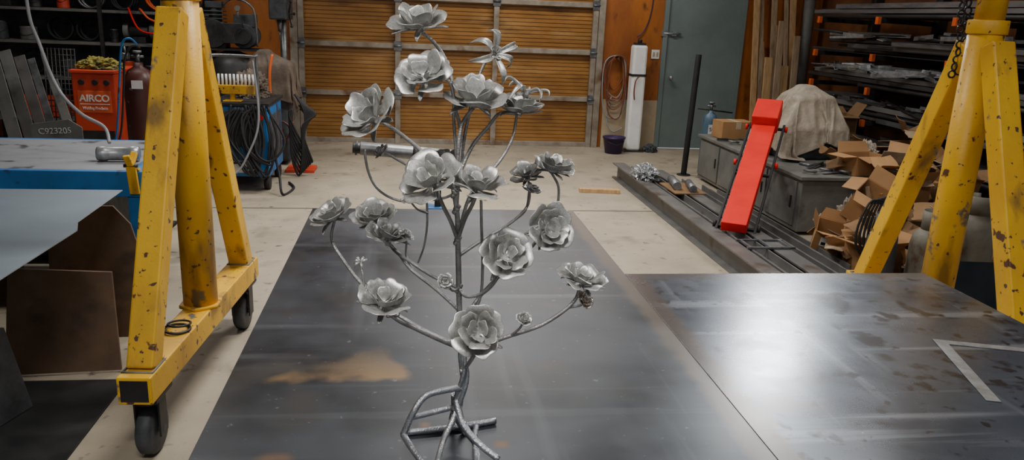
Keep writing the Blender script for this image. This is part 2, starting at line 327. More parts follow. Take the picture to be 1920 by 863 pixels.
w=bpy.data.worlds.new('world'); bpy.context.scene.world=w; w.use_nodes=True
w.node_tree.nodes['Background'].inputs[0].default_value=(.85,.92,1,1); w.node_tree.nodes['Background'].inputs[1].default_value=.38
# ---------------------------------------------------------------- welding tables
def wtable(x0,x1,y0,y1,m,label):
    t=T('welding_table',label,'table',(0,0,0))
    t.add('table_top',B().bx(x0,x1,y0,y1,.785,.8),m,bev=.001)
    t.add('frame',B().bx(x0+.04,x1-.04,y0+.04,y0+.1,.70,.785).bx(x0+.04,x1-.04,y1-.1,y1-.04,.70,.785).bx(x0+.04,x0+.1,y0+.1,y1-.1,.70,.785).bx(x1-.1,x1-.04,y0+.1,y1-.1,.70,.785),'dark',bev=.003)
    for x in (x0+.09,x1-.09):
        for y in (y0+.09,y1-.09): t.add('leg',B().bx(x-.04,x+.04,y-.04,y+.04,.012,.70).bx(x-.07,x+.07,y-.07,y+.07,0,.012),'dark',bev=.003)
    return t
wtable(-.44,.785,1.12,3.56,'mill','long dark mill-scale steel welding table with rust marks and a brown triangular patch')
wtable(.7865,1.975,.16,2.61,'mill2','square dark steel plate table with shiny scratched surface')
A=V((1.573,1.986,.8005)); d1=V((-.116,-.37,0)).normalized(); d2=V((-d1.y,d1.x,0)); 
if d2.x<0: d2=-d2
b=B().prism([A,A+d1*.40,A+d1*.40+d2*.036,A+d1*.030+d2*.036,A+d1*.030+d2*.60,A+d2*.60],(0,0,.002))
solo('framing_square','worn steel L-shaped framing square lying on the steel table','measuring tool',b,'sq',loc=A,bev=.0005)
# ---------------------------------------------------------------- gantry crane
ang=math.radians(4.3); D=V((math.sin(ang),math.cos(ang),0)); Q=V((math.cos(ang),-math.sin(ang),0))
g=T('gantry_crane','yellow painted steel rolling gantry crane straddling the welding tables','gantry crane',(.78,3.31,0))
def aframe(c):
    c=V(c)
    bb=B().bar(c-D*.74+V((0,0,.315)),c+D*.74+V((0,0,.315)),.125,.11,Q)
    base=g.add('base_beam',bb,'yellow',bev=.006)
    for s in (-1,1):
        e=c+D*.7402*s+V((0,0,.315)); g.add('open_end',B().bar(e-D*.004*s,e+D*.001*s,.10,.085,Q),'black',parent=base)
    for s in (-1,1):
        g.add('leg',B().bar(c+D*.64*s+V((0,0,.362)),c+D*.085*s+V((0,0,1.66)),.10,.095,Q),'yellow',bev=.008)
        g.add('weld_bead',B().tube([c+D*.64*s+Q*x+D*y+V((0,0,.371)) for x,y in ((-.054,-.06),(.054,-.06),(.054,.06),(-.054,.06))],.006,6,0,True),'cabin')
        k=c+D*.62*s
        cs=g.add('caster',B().bar(k-D*.08+V((0,0,.25)),k+D*.08+V((0,0,.25)),.12,.016,Q).bar(k+Q*.045+V((0,0,.25)),k+Q*.045+V((0,0,.08)),.008,.07,Q).bar(k-Q*.045+V((0,0,.25)),k-Q*.045+V((0,0,.08)),.008,.07,Q).cyl(k+V((0,0,.235)),k+V((0,0,.215)),.05),'dark',bev=.002,label='dark steel swivel caster fork')
        g.add('wheel',B().lathe(k-Q*.03+V((0,0,.1)),[(.02,0),(.088,0),(.1,.01),(.1,.05),(.088,.06),(.02,.06)],28,Q).cyl(k-Q*.05+V((0,0,.1)),k+Q*.05+V((0,0,.1)),.014),'grime',parent=cs,label='dark rubber wheel')
    g.add('column',B().cyl(c+V((0,0,.37)),c+V((0,0,1.74)),.074,seg=32),'yellow')
    g.add('upper_post',B().cyl(c+V((0,0,1.74)),c+V((0,0,2.85)),.06,seg=32),'yellow')
    g.add('collar',B().cyl(c+V((0,0,1.70)),c+V((0,0,1.76)),.082,seg=32),'yellow',bev=.004)
    g.add('foot_plate',B().cyl(c+V((0,0,.37)),c+V((0,0,.385)),.095,seg=6),'yellow')
cl=V((-.935,3.45,0)); cr=cl+Q*3.44
aframe(cl); aframe(cr)
z=V((0,0,1))
g.add('top_beam',B().bar(cl-Q*.3+z*2.86,cr+Q*.3+z*2.86,.012,.15,D).bar(cl-Q*.3+z*2.93,cr+Q*.3+z*2.93,.1,.012,D).bar(cl-Q*.3+z*3.07,cr+Q*.3+z*3.07,.1,.012,D).bar(cl-Q*.3+z*3.0,cr+Q*.3+z*3.0,.01,.14,D),'yellow',bev=.002)
b=B(); px=P(1808,60,3.3)
for k in range(42):
    zz=1.52+k*.033; sw=.012*math.sin(k*.5)
    for j in (0,1):
        b.ring((px.x-.03+j*.03+sw,3.29,zz+j*.015),.016,.0045,V((1,0,0)) if k%2 else V((0,1,0)),10,5)
g.add('hoist_chain',b,'black',label='black hanging hoist chain')
solo('wire_loop','small loop of dark wire lying on the crane base','wire',B().ring(cl-D*.30+V((0,0,.378)),.052,.006,V((.05,0,1)),20,6).ring(cl-D*.27+V((0,0,.389)),.045,.005,V((0,.08,1)),20,6),'dark',loc=cl-D*.3+V((0,0,.37)))
# ---------------------------------------------------------------- metal rose sculpture
S=T('metal_rose_sculpture','welded steel rose bush sculpture standing on the welding table','sculpture',(.104,1.5,.8))
def petal(bm,az,ha,r0,r1,z0,z1,curl,seed,nu=12,nv=10,notch=.06):
    R=random.Random(seed); ph=R.uniform(0,6.28); wob=R.uniform(.5,1.6); tw=R.uniform(-.11,.11); p2=R.uniform(0,9); lf=R.uniform(.2,1.1)
    def fn(i,j):
        s=i*2-1; t=j
        rag=1+.045*noise.noise(V((s*2.4+p2,p2,0)))*t
        te=t*(1-.32*abs(s)**2.8)*(1-notch*math.exp(-(s/.25)**2)*t)*rag
        wd=.24+.76*math.sin(math.pi/2*min(1,te/.66))
        a=az+s*ha*wd+tw*t
        r=r0+(r1-r0)*math.sin(min(1,te)*math.pi/2)**.8; z=z0+(z1-z0)*(te**2.0*.8+te*.2)
        if te>.64:
            q=(te-.64)/.36; r+=curl*.19*q**1.6; z-=curl*.15*q**2.4
        e=abs(s)**2.6*te
        r+=.12*wob*e*curl*(1 if s>0 else lf); z+=.06*math.sin(2.6*s+ph)*te-.06*e*curl
        r+=.045*math.sin(3.3*s+ph*2)*te*te+.018*math.sin(9*s+ph)*te**4
        return V((r*math.cos(a),r*math.sin(a),z))
    bm.grid(fn,nu,nv)
def rosemesh(seed,openness=1.0,tall=1.0):
    R=random.Random(seed*7+1); b=B(); a0=R.uniform(0,6)
    n=5
    for k in range(n): petal(b,a0+k*2*math.pi/n+R.uniform(-.14,.14),math.radians(40+R.uniform(-3,3)),.08,(.80+R.uniform(-.08,.09))*openness,(k%2)*.03,(.48+R.uniform(-.14,.16))*tall,1.1+R.uniform(-.3,.5),R.random())
    a0+=.65
    n=5
    for k in range(n): petal(b,a0+k*2*math.pi/n+R.uniform(-.14,.14),math.radians(39+R.uniform(-3,4)),.08,(.52+R.uniform(-.06,.07))*openness,.04,(.76+R.uniform(-.10,.11))*tall,.95+R.uniform(-.3,.4),R.random())
    a0+=.7
    n=3
    for k in range(n): petal(b,a0+k*2*math.pi/n+R.uniform(-.2,.2),math.radians(58),.07,.25+R.uniform(-.02,.05),.05,(.69+R.uniform(-.08,.06))*tall,.65,R.random())
    return b.mesh('rose_petals','steel')
def calyxmesh(seed,ln=.75):
    R=random.Random(seed); b=B(); b.lathe((0,0,-.16),[(.04,0),(.12,.03),(.17,.10),(.12,.2)],12)
    for k in range(5):
        az=k*2*math.pi/5+R.uniform(-.3,.3); L=ln*R.uniform(.8,1.3); cu=R.uniform(-.1,.45)
        def fn(i,j,az=az,L=L,cu=cu):
            s=i*2-1; w=.10*math.sin(math.pi*min(1,.12+j*.88))**.8*(1 if j<1 else .05)
            r=.1+L*math.sin(j*1.35); z=-.05+L*.22*j-cu*j*j*1.2
            return V((r*math.cos(az)-s*w*math.sin(az),r*math.sin(az)+s*w*math.cos(az),z-.03*(1-s*s)))
        b.grid(fn,4,8)
    return b.mesh('calyx','stem')
RM=[rosemesh(i,1,R_) for i,R_ in enumerate((1,.95,1.1,1.0,1.05,1.1,.95))]+[rosemesh(17,1.05,.9),rosemesh(23,1.0,1.0)]
CM=[calyxmesh(i) for i in range(4)]
def starmesh(seed):
    R=random.Random(seed); b=B()
    for k in range(6):
        az=k*math.pi/3+R.uniform(-.25,.25); L=R.uniform(.8,1.2); dr=R.uniform(-.1,1.0); cv=R.uniform(-.6,.6)
        def fn(i,j):
            s=i*2-1; w=.14*math.sin(math.pi*(.1+.88*j))**.8
            r=.08+.95*L*math.sin(j*1.5); z=.15+.45*math.sin(j*2.6)-dr*j*j
            a=az+cv*j*j
            return V((r*math.cos(a)-s*w*math.sin(a),r*math.sin(a)+s*w*math.cos(a),z+.12*s*s))
        b.grid(fn,4,9)
    for k in range(3): petal(b,k*2.1,math.radians(65),.05,.22,.05,.5,.3,k)
    return b.mesh('star_petals','steel')
def setup(o,loc,d,R,spin,parent):
    d=V(d).normalized(); q=d.to_track_quat('Z','Y').to_matrix()@Matrix.Rotation(spin,3,'Z')
    o.location=V(loc)-S.off; o.rotation_euler=q.to_euler(); o.scale=(R,R,R); o.parent=parent; COL.objects.link(o)
roses=[
 (785,30,1.58,98,(-.1,-.30,.95),0),(791,131,1.50,102,(-.2,-.65,.75),1),(893,172,1.52,106,(.05,-.35,.9),2),(975,190,1.56,90,(.12,-.10,1),3),
 (684,207,1.45,114,(-.6,-.50,.6),4),(804,328,1.42,108,(-.40,-.50,.7),5),(897,337,1.42,98,(.05,-.28,.9),0),(986,320,1.72,62,(-.25,-.3,.8),1),
 (1040,306,1.70,74,(.2,-.2,.9),2),(618,395,1.68,80,(-.35,-.2,.85),3),(700,400,1.66,86,(-.1,-.3,.85),4),(730,432,1.60,80,(.2,-.2,.9),6),
 (1034,428,1.60,94,(.35,-.85,.40),8),(950,476,1.42,98,(.05,-.80,.60),7),(1094,513,1.45,96,(.15,-.2,.95),1),(722,556,1.42,100,(.1,-.3,.9),2),
 (896,622,1.36,106,(-.05,-.85,.55),4),(832,292,1.60,72,(.1,-.1,.95),3)]
base={}
for i,(u,v,y,px_,d,k) in enumerate(roses):
    R=px_/2900*y*1.10; dd=V(d).normalized(); c=P(u,v,y); bp=c-dd*R*.38; base[i]=bp-dd*R*.14
    o=bpy.data.objects.new('rose_bloom',RM[k]); setup(o,bp,d,R,i*1.3,S.o); mods(o,sol=.024,sub=1)
    cx=bpy.data.objects.new('calyx',CM[i%4]); COL.objects.link(cx); cx.parent=o; mods(cx,sol=.03)
o=bpy.data.objects.new('star_bloom',starmesh(3)); o['label']='pointed star-shaped steel bloom'; c=P(926,97,1.6); setup(o,c-V((.1,-.5,.4)).normalized()*.015,(.35,-.75,.35),.052,.4,S.o); mods(o,sol=.03); base['star']=P(922,106,1.62)
o=bpy.data.objects.new('star_bloom',starmesh(8)); o['label']='thin curled pointed steel leaves'; setup(o,P(982,182,1.57),(.3,.1,.9),.042,1.4,S.o); mods(o,sol=.03)
buds=[(675,491,1.45,28,(-.1,-.6,.8),'star'),(835,528,1.44,34,(0,-.9,.4),'steel'),(983,598,1.42,34,(.2,-.6,.7),'steel'),(1098,562,1.45,38,(.4,-.7,.4),'steel2'),(997,354,1.68,38,(.2,-.2,.9),'steel'),
 (762,441,1.6,32,(.4,-.2,.8),'steel'),(715,284,1.5,34,(-.6,-.2,.6),'steel'),(736,592,1.42,28,(.1,-.4,-.8),'star'),(762,370,1.44,28,(-.6,-.3,.5),'star'),(681,540,1.44,24,(-.5,-.4,.5),'steel')]
bb={}
for i,(u,v,y,px_,d,m) in enumerate(buds):
    R=px_/2900*y; dd=V(d).normalized(); me=RM[i%6]
    if m=='star': me=starmesh(20+i)
    if m=='steel2': me=me.copy(); me.materials.clear(); me.materials.append(M['steel2'])
    o=bpy.data.objects.new('rose_bud',me); c=P(u,v,y)-dd*R*.3; setup(o,c,d,R,i*.9,S.o); mods(o,sol=.05); bb[i]=c
    if m=='steel2': o['label']='shiny polished small steel bud'
def pp(l): return [P(*q) if isinstance(q,tuple) else q for q in l]
def stem(l,r): S.add('stem',B().tube(pp(l),tuple(x*.95 for x in r) if isinstance(r,tuple) else r,8,6),'stem')
S.add('trunk',B().tube(pp([(852,770,1.5),(864,735,1.5),(870,690,1.5),(864,645,1.5),(861,560,1.5),(859,470,1.5),(857,400,1.5),(850,355,1.5)]),[.0078,.0048],12,6),'stem')
for ph in (0,2.1,4.2):
    c0=pp([(850,790,1.5),(862,745,1.5),(869,715,1.5),(870,690,1.5),(867,665,1.5),(864,640,1.5),(862,610,1.5)])
    l=[p+V((math.cos(ph+i*.9),math.sin(ph+i*.9),0))*(.0080-.0005*i) for i,p in enumerate(c0)]
    S.add('trunk_rod',B().tube(l,[.0058,.0036],9,6),'root')
T0=(862,600,1.5);T1=(860,540,1.5);T2=(858,450,1.5);T3=(856,390,1.5)
for (u,v) in ((860,540),(858,450),(856,392),(862,598),(867,652),(869,690),(853,362)):
    c=P(u,v,1.5); S.add('weld_bead',B().sph(c,.0075,(1,1,.8)).sph(c+V((.004,-.003,.006)),.005).sph(c+V((-.004,-.002,-.006)),.0055),'stem')
stem([(853,370,1.5),(858,320,1.52),(864,270,1.55),(862,235,1.56),(852,195,1.56),(847,150,1.57),(833,108,1.58),(812,78,1.58),base[0]],(.0042,.0038))
stem([(856,300,1.53),(851,225,1.53),(850,180,1.52),(838,150,1.51),base[1]],(.0036,.0034))
stem([T3,(858,300,1.5),(866,235,1.51),base[2]],(.0045,.0038))
stem([T3,(862,330,1.52),(885,275,1.54),(915,238,1.55),(938,212,1.56),base[3]],(.0045,.0034))
stem([T2,(880,370,1.5),(918,325,1.5),(945,290,1.52),(962,255,1.55),(968,222,1.56),base[3]],(.004,.003))
stem([(862,330,1.52),(872,250,1.57),(893,160,1.6),(908,120,1.62),base['star']],(.0038,.0034))
stem([(850,355,1.5),(832,322,1.49),(800,292,1.48),(765,262,1.47),(730,237,1.46),base[4]],(.0045,.0036))
stem([T2,(845,415,1.47),(828,380,1.44),base[5]],(.0045,.004)); stem([T2,(872,410,1.47),(885,385,1.44),base[6]],(.0045,.004))
stem([(860,480,1.5),(905,450,1.58),(955,420,1.66),(988,388,1.7),(993,355,1.72),base[7]],(.004,.003))
stem([(955,420,1.66),(985,395,1.7),(992,360,1.68),bb[4]],(.003,.0025)); stem([(1046,385,1.7),(1047,350,1.7),base[8]],(.0032,.003)); stem([(930,470,1.6),(975,445,1.66),(1020,415,1.7),(1046,385,1.7)],(.0032,.003))
stem([(866,650,1.5),(800,622,1.52),(730,580,1.55),(680,535,1.6),(645,490,1.65),(622,450,1.68),base[9]],(.0048,.0034))
stem([T1,(815,520,1.52),(775,495,1.55),(740,470,1.6),(720,440,1.65),base[10]],(.0045,.0034))
stem([T0,(862,585,1.5),(820,545,1.52),(770,505,1.56),(745,472,1.6),base[11]],(.004,.0034)); stem([(775,510,1.56),(762,480,1.6),(762,455,1.6),bb[5]],(.0028,.0022))
stem([(868,600,1.5),(905,550,1.52),(950,505,1.55),(995,465,1.6),base[12]],(.0045,.0036))
stem([T1,(875,556,1.48),(905,550,1.46),(930,525,1.44),base[13]],(.0042,.0036)); stem([(902,375,1.46),(903,430,1.47),(905,500,1.5),(900,560,1.5),(878,600,1.5),(866,630,1.5)],(.003,.0036))
stem([(868,660,1.5),(900,650,1.48),(950,632,1.46),(1010,612,1.45),(1055,585,1.45),(1080,560,1.45),base[14]],(.0052,.0036)); stem([(1065,577,1.45),(1090,572,1.45),bb[3]],(.003,.003)); stem([(955,632,1.46),(975,615,1.44),bb[2]],(.003,.0022))
stem([(868,655,1.5),(830,640,1.47),(780,617,1.44),(745,600,1.42),base[15]],(.0052,.004)); stem([(735,592,1.42),(700,560,1.43),bb[9]],(.0028,.002)); stem([(684,545,1.44),(680,515,1.44),bb[0]],(.0025,.002))
stem([(872,690,1.5),(880,680,1.44),(890,662,1.39),base[16]],(.0046,.0045))
stem([(853,345,1.5),(842,325,1.56),base[17]],(.004,.003)); stem([T1,(848,545,1.46),bb[1]],(.0028,.0025))
stem([(800,372,1.5),(801,420,1.5),(795,462,1.52),(784,492,1.55)],(.0025,.0022)); stem([(802,400,1.47),(782,392,1.45),bb[8]],(.0024,.002))
stem([(845,340,1.5),(800,330,1.5),(755,305,1.5),(728,290,1.5),bb[6]],(.003,.0025))
stem([(683,280,1.5),(690,320,1.5),(706,352,1.5),(735,372,1.5),(770,378,1.5),(830,372,1.5),(852,362,1.5)],(.0026,.003))
def root(l,r=.006): S.add('root',B().tube(pp(l) if isinstance(l[0],tuple) else l,tuple(x*1.12 for x in r) if isinstance(r,tuple) else r*1.12,10,6),'root')
root([(866,728,1.5),(845,730,1.49),(800,742,1.47),(776,772,1.45),(756,815,1.45)],(.0065,.006)); root([(756,815,1.45),(770,838,1.41),(795,872,1.36)],(.006,.006))
root([(858,765,1.5),(848,790,1.48),(832,825,1.44),(818,875,1.37)],(.0065,.0055)); root([(845,765,1.49),(805,775,1.47),(772,783,1.45)],(.0055,.0055))
root([(855,750,1.5),(868,795,1.47),(895,830,1.43),(935,862,1.40)],(.0075,.006)); root([(852,740,1.51),(852,780,1.53),(845,800,1.54)],(.007,.006)); root([(850,770,1.5),(870,810,1.52),(892,838,1.47),(897,875,1.4)],(.006,.005))
root([V((.0,1.52,.808)),V((.10,1.535,.808)),V((.197,1.56,.808))],.0065); root([(893,800,1.5),(890,825,1.46),(893,875,1.39)],.0055)
# ---------------------------------------------------------------- roller stand behind the table
t=T('pipe_roller_stand','dull steel pipe roller on a dark stand behind the table','roller stand',(.1,4.2,0))
t.add('roller',B().cyl((-.26,4.2,.975),(.30,4.2,.935),.036,seg=28),'galvd',bev=.003); t.add('roller_end',B().cyl((-.30,4.2,.978),(-.26,4.2,.975),.030).cyl((-.285,4.2,.977),(-.275,4.2,.976),.040),'dark',bev=.002); t.add('band',B().cyl((.02,4.2,.955),(.06,4.2,.952),.038,seg=28),'dark')
t.add('post',B().cyl((.16,4.2,.12),(.16,4.2,.90),.018).bx(.11,.21,4.18,4.22,.885,.91),'dark',bev=.002)
t.add('clamp',B().bx(.10,.20,4.15,4.25,.62,.66).cyl((.12,4.1,.64),(.12,4.3,.64),.012),'blue',bev=.004,label='blue painted clamp on the stand post')
for a in range(3):
    an=a*2.094+.5; t.add('leg',B().cyl((.16,4.2,.35),(.16+.33*math.cos(an),4.2+.33*math.sin(an),.012),.014),'dark')
# ================================================================= far left side
t=T('layout_table','blue framed shop table with a grey steel top','table',(-2.4,4.85,0))
t.add('table_top',B().bx(-3.6,-1.53,4.38,5.35,.78,.8),'greysheet',bev=.002)
t.add('apron',B().bx(-3.6,-1.42,4.34,4.38,.66,.8).bx(-1.53,-1.42,4.38,5.35,.66,.795).bx(-3.6,-1.5,5.35,5.39,.68,.8),'blue',bev=.004)
for x in (-3.5,-1.47):
    for y in (4.40,5.33): t.add('leg',B().bx(x-.055,x+.055,y-.045,y+.045,0,.66),'blue',bev=.004)
t.add('shelf',B().bx(-3.5,-1.55,4.42,5.3,.25,.27),'dark')
for i,(x,w,h) in enumerate(((-3.2,.5,.34),(-2.6,.5,.30),(-2.0,.55,.36))):
    t=T('storage_crate','dark dusty crate stored on the table shelf','crate',(x,4.8,.272),group='crates on the table shelf')
    t.add('crate_body',B().bx(x-w/2,x+w/2,4.5,5.2,.272,.272+h*.9),'grime',bev=.004); t.add('crate_lid',B().bx(x-w/2-.01,x+w/2+.01,4.49,5.21,.272+h*.9,.272+h),'dark',bev=.004)
t=T('metal_cylinder','short polished steel cylinder lying on the grey table','cylinder',(-1.75,4.62,.8))
t.add('barrel',B().lathe((-1.76,4.62,.845),[(.036,0),(.042,.01),(.042,.05),(.038,.055),(.038,.17),(.043,.18),(.043,.22),(.03,.225)],28,V((1,.1,0)).normalized()),'galv')
t=T('spring_clamp','yellow spring clamp gripping the table corner','clamp',(-1.475,4.36,.66))
t.add('jaw',B().bar((-1.475,4.33,.68),(-1.475,4.30,.84),.05,.02).bar((-1.475,4.37,.802),(-1.475,4.30,.84),.05,.02),'yellow',bev=.004); t.add('handle',B().bar((-1.475,4.30,.84),(-1.485,4.27,.90),.035,.02).bar((-1.475,4.30,.84),(-1.46,4.33,.91),.035,.02),'yellow',bev=.005); t.add('pivot',B().cyl((-1.51,4.30,.84),(-1.44,4.30,.84),.01),'dark')
t=T('sheet_stand','dark steel stand holding sheets of plate','stand',(-2,3.2,0))
t.add('frame',B().bx(-3.2,-1.55,2.2,2.26,.73,.785).bx(-3.2,-1.55,3.82,3.88,.73,.785).bx(-1.61,-1.55,2.26,3.82,.73,.785).bx(-3.2,-3.14,2.26,3.82,.73,.785),'dark',bev=.003)
for x in (-3.17,-1.90):
    for y in (2.23,3.85): t.add('leg',B().bx(x-.03,x+.03,y-.03,y+.03,0,.73),'dark',bev=.003)
for i,(pts,zz) in enumerate([([(-3.2,3.26),(-1.37,3.26),(-1.40,3.94),(-3.2,3.93)],.786),([(-3.2,2.2),(-1.33,2.2),(-1.32,3.19),(-1.36,3.3),(-3.2,3.22)],.790),([(-3.2,3.45),(-1.95,3.50),(-1.95,3.90),(-3.2,3.88)],.7945)]):
    solo('steel_sheet','thin blue-grey steel sheet stacked on the dark stand','steel sheet',B().prism([(x,y,zz) for x,y in pts],(0,0,.0035)),'sheet',loc=(-1.4,pts[0][1],zz),group='sheets on the stand')
solo('plywood_panel','worn brown plywood offcut leaning under the sheet stand','plywood',B().prism([(-1.83,3.50,.01),(-1.34,3.54,.01),(-1.37,3.62,.47),(-1.80,3.58,.50)],(0,.014,.0)),'ply',loc=(-1.6,3.5,0),bev=.002)
solo('rusty_plate','rusty brown plate standing under the sheet stand','steel plate',B().prism([(-1.80,3.95,0),(-1.38,3.96,0),(-1.36,3.99,.45),(-1.40,4.0,.60),(-1.48,4.01,.69),(-1.80,4.0,.69)],(0,.012,0)),'ply',loc=(-1.6,3.95,0),bev=.002)
solo('grey_plate_offcut','dull grey steel plate leaning beneath the sheets','steel plate',B().prism([(-1.72,2.75,.01),(-1.58,3.20,.01),(-1.64,3.18,.38),(-1.76,2.80,.42)],(-.012,.004,0)),'grime',loc=(-1.65,3.0,0),bev=.002)
for (x,y,w,h) in ((-2.75,3.30,.55,.40),(-2.2,3.45,.45,.42),(-2.6,2.65,.60,.38)):
    t=T('scrap_bin','dark open steel scrap bin on the black shade sheet','bin',(x,y,.009),group='bins under the stand')
    t.add('bin_body',B().bx(x-w/2,x+w/2,y-.2,y-.19,.009,h).bx(x-w/2,x+w/2,y+.19,y+.2,.009,h).bx(x-w/2,x-w/2+.01,y-.19,y+.19,.009,h).bx(x+w/2-.01,x+w/2,y-.19,y+.19,.009,h).bx(x-w/2,x+w/2,y-.19,y+.19,.009,.02),'dark'); t.add('rim',B().bx(x-w/2-.01,x+w/2+.01,y-.215,y-.2,h-.03,h),'grime')
solo('shade_sheet','black floor sheet standing in for shade under the sheet stand','mat',B().bx(-3.4,-1.28,1.9,3.45,0,.008),'black',loc=(-2.3,3,0),bev=.002)  # black sheet laid in place of the shadow on the floor here
solo('air_hose','grey air hose hanging in a curve over the table','hose',B().tube([V((-2.45,4.9,CZ)),P(35,-250,4.9),P(50,0,4.9),P(75,85,4.9),P(108,165,4.9),P(150,212,4.85),P(195,238,4.8),P(205,268,4.7)],.010,8,6),'hoseg',loc=(-2.4,4.9,CZ))
wx,wy=-2.905,8.0
t=T('welding_machine','faded orange-red arc welding machine with white lettering','welder',(wx,wy,0))
bd=t.add('body',B().bx(wx-.19,wx+.19,wy-.3,wy+.35,.12,1.03),'red',bev=.012)
t.add('top_lid',B().bx(wx-.2,wx+.2,wy-.31,wy+.36,1.03,1.06),'red',bev=.006)
t.add('nameplate',B().bx(wx-.145,wx+.145,wy-.304,wy-.299,.67,.87),'signred',bev=.001,label='orange-red nameplate with white lettering')
text(t.o,'AIRCO',.088,(0,-.306,.80),(math.pi/2,0,0),'label',bold=True,sx=.98); text(t.o,'Welding Products',.038,(0,-.306,.71),(math.pi/2,0,0),'label',sx=.8)
t.add('name_stripe',B().bx(wx-.13,wx+.13,wy-.307,wy-.304,.745,.751),'label')
t.add('vent_panel',B().bx(wx-.15,wx+.15,wy-.303,wy-.299,.2,.50),'dark')
for dx in(-.15,.15): t.add('wheel',B().cyl((wx+dx-.025,wy-.2,.07),(wx+dx+.025,wy-.2,.07),.07),'black'); t.add('wheel',B().cyl((wx+dx-.025,wy+.25,.07),(wx+dx+.025,wy+.25,.07),.07),'black')
for dx in (-.1,.02,.12): t.add('dial',B().cyl((wx+dx,wy-.3,.95),(wx+dx,wy-.325,.95),.025),'black')
def crumple(name,label,cat,c,r,h,m,seed,group=None,kind=None,fr=3.0):
    """crumpled soft heap, resting on its base"""
    c=V(c); b=B(); g=bmesh.ops.create_icosphere(b.bm,subdivisions=5,radius=1)
    for v in b.bm.verts:
        n=v.co.normalized(); k=1+.28*noise.noise(n*fr*.7+V((seed,0,0)))+.16*abs(noise.noise(n*fr*2+V((0,seed,0))))*2-.1+.09*noise.noise(n*fr*6+V((0,0,seed)))
        v.co=V((n.x*r[0]*k,n.y*r[1]*k,max(0,n.z*k+.25)*h*.8))+c
    for fc in b.bm.faces: fc.smooth=False
    o=solo(name,label,cat,b,m,loc=c,group=group)
    if kind: o['kind']=kind
    return o
crumple('work_gloves','crumpled yellow and black leather work gloves on the welder','gloves',(wx,wy-.08,1.06),(.19,.18),.10,'glove',3.3,fr=4)
def gascyl(x,y,h,r,m,label,name='gas_cylinder',cat='gas cylinder',grp=None):
    t=T(name,label,cat,(x,y,0),group=grp)
    t.add('bottle',B().lathe((x,y,0),[(r*.9,0),(r,.02),(r,h*.84),(r*.93,h*.89),(r*.7,h*.94),(r*.32,h*.97),(r*.3,h)],28),m)
    t.add('valve',B().cyl((x,y,h),(x,y,h+.08),.018).cyl((x-.05,y,h+.05),(x+.05,y,h+.05),.012).cyl((x,y,h+.08),(x,y,h+.1),.035),'galvd'); 
    return t
q=P(264,180,7.2); t=gascyl(q.x,7.2,1.18,.13,'maroon','dark maroon high-pressure gas cylinder with a worn label')
t.add('tag',B().box((q.x+.02,7.066,1.0),(.09,.006,.07)),'label'); t.add('regulator',B().cyl((q.x-.07,7.2,1.23),(q.x-.13,7.2,1.23),.03).cyl((q.x-.10,7.17,1.23),(q.x-.10,7.14,1.23),.028).cyl((q.x-.10,7.2,1.23),(q.x-.10,7.2,1.31),.008),'galvd')
solo('torch_hose','blue gas hose hanging beside the maroon cylinder','hose',B().tube([P(258,85,7.06),P(243,72,7.0),P(228,85,7.0),P(224,150,7.0),P(220,240,7.0),V((-2.55,7.0,.3)),V((-2.5,6.95,.012)),V((-2.3,6.9,.012))],.009,7,6),'blue',loc=P(262,85,7.1))
solo('torch_hose','black gas hose hanging beside the maroon cylinder','hose',B().tube([P(262,90,7.0),P(248,85,6.94),P(234,110,6.94),P(232,160,6.94),P(228,240,6.94),V((-2.5,6.9,.3)),V((-2.45,6.85,.012)),V((-2.25,6.8,.012))],.009,7,6),'black',loc=P(262,85,7.0))
for i,(u0,v0,w,m_) in enumerate([(8,95,.10,'cabin'),(36,105,.09,'beam'),(58,110,.06,'galvd'),(80,100,.035,'beam'),(100,150,.07,'cabin'),(-22,85,.10,'cabin')]):
    y=7.25-.12*i; a=P(u0,v0,y+.3); e=V((a.x+.42,y-.15,0))
    solo('flat_bar','grey flat steel bar leaning in the scrap corner','steel bar',B().bar(a,e,w,.012),m_,loc=e,bev=.001,group='flat bars leaning in the corner')
q=P(102,246,6.2)
t=T('marked_plate','grey steel plate hand-marked with chalk numbers','steel plate',(q.x,6.2,0))
t.add('plate',B().prism([(q.x-.19,6.2,0),(q.x+.20,6.2,0),(q.x+.19,6.22,.75),(q.x+.10,6.22,.81),(q.x-.17,6.22,.77)],(0,.01,0)),'cabin',bev=.001)
text(t.o,'C923205',.064,(.0,.010,.720),(math.radians(92),math.radians(-3),0),'chalk',.001,rough=.003)
q0=P(72,90,8.3); q1=P(143,200,8.3)
b=B()
for i in range(9): x=q0.x+(q1.x-q0.x)*i/8; b.cyl((x,8.3,.0),(x,8.4,q0.z),.006,seg=6)
for i in range(22): zz=.02+(q0.z-.03)*i/21; b.cyl((q0.x,8.3+.1*zz/q0.z,zz),(q1.x,8.3+.1*zz/q0.z,zz),.005,seg=6)
solo('wire_mesh_panel','dark welded wire mesh panel leaning upright','wire mesh',b,'dark',loc=(q0.x,8.3,0))
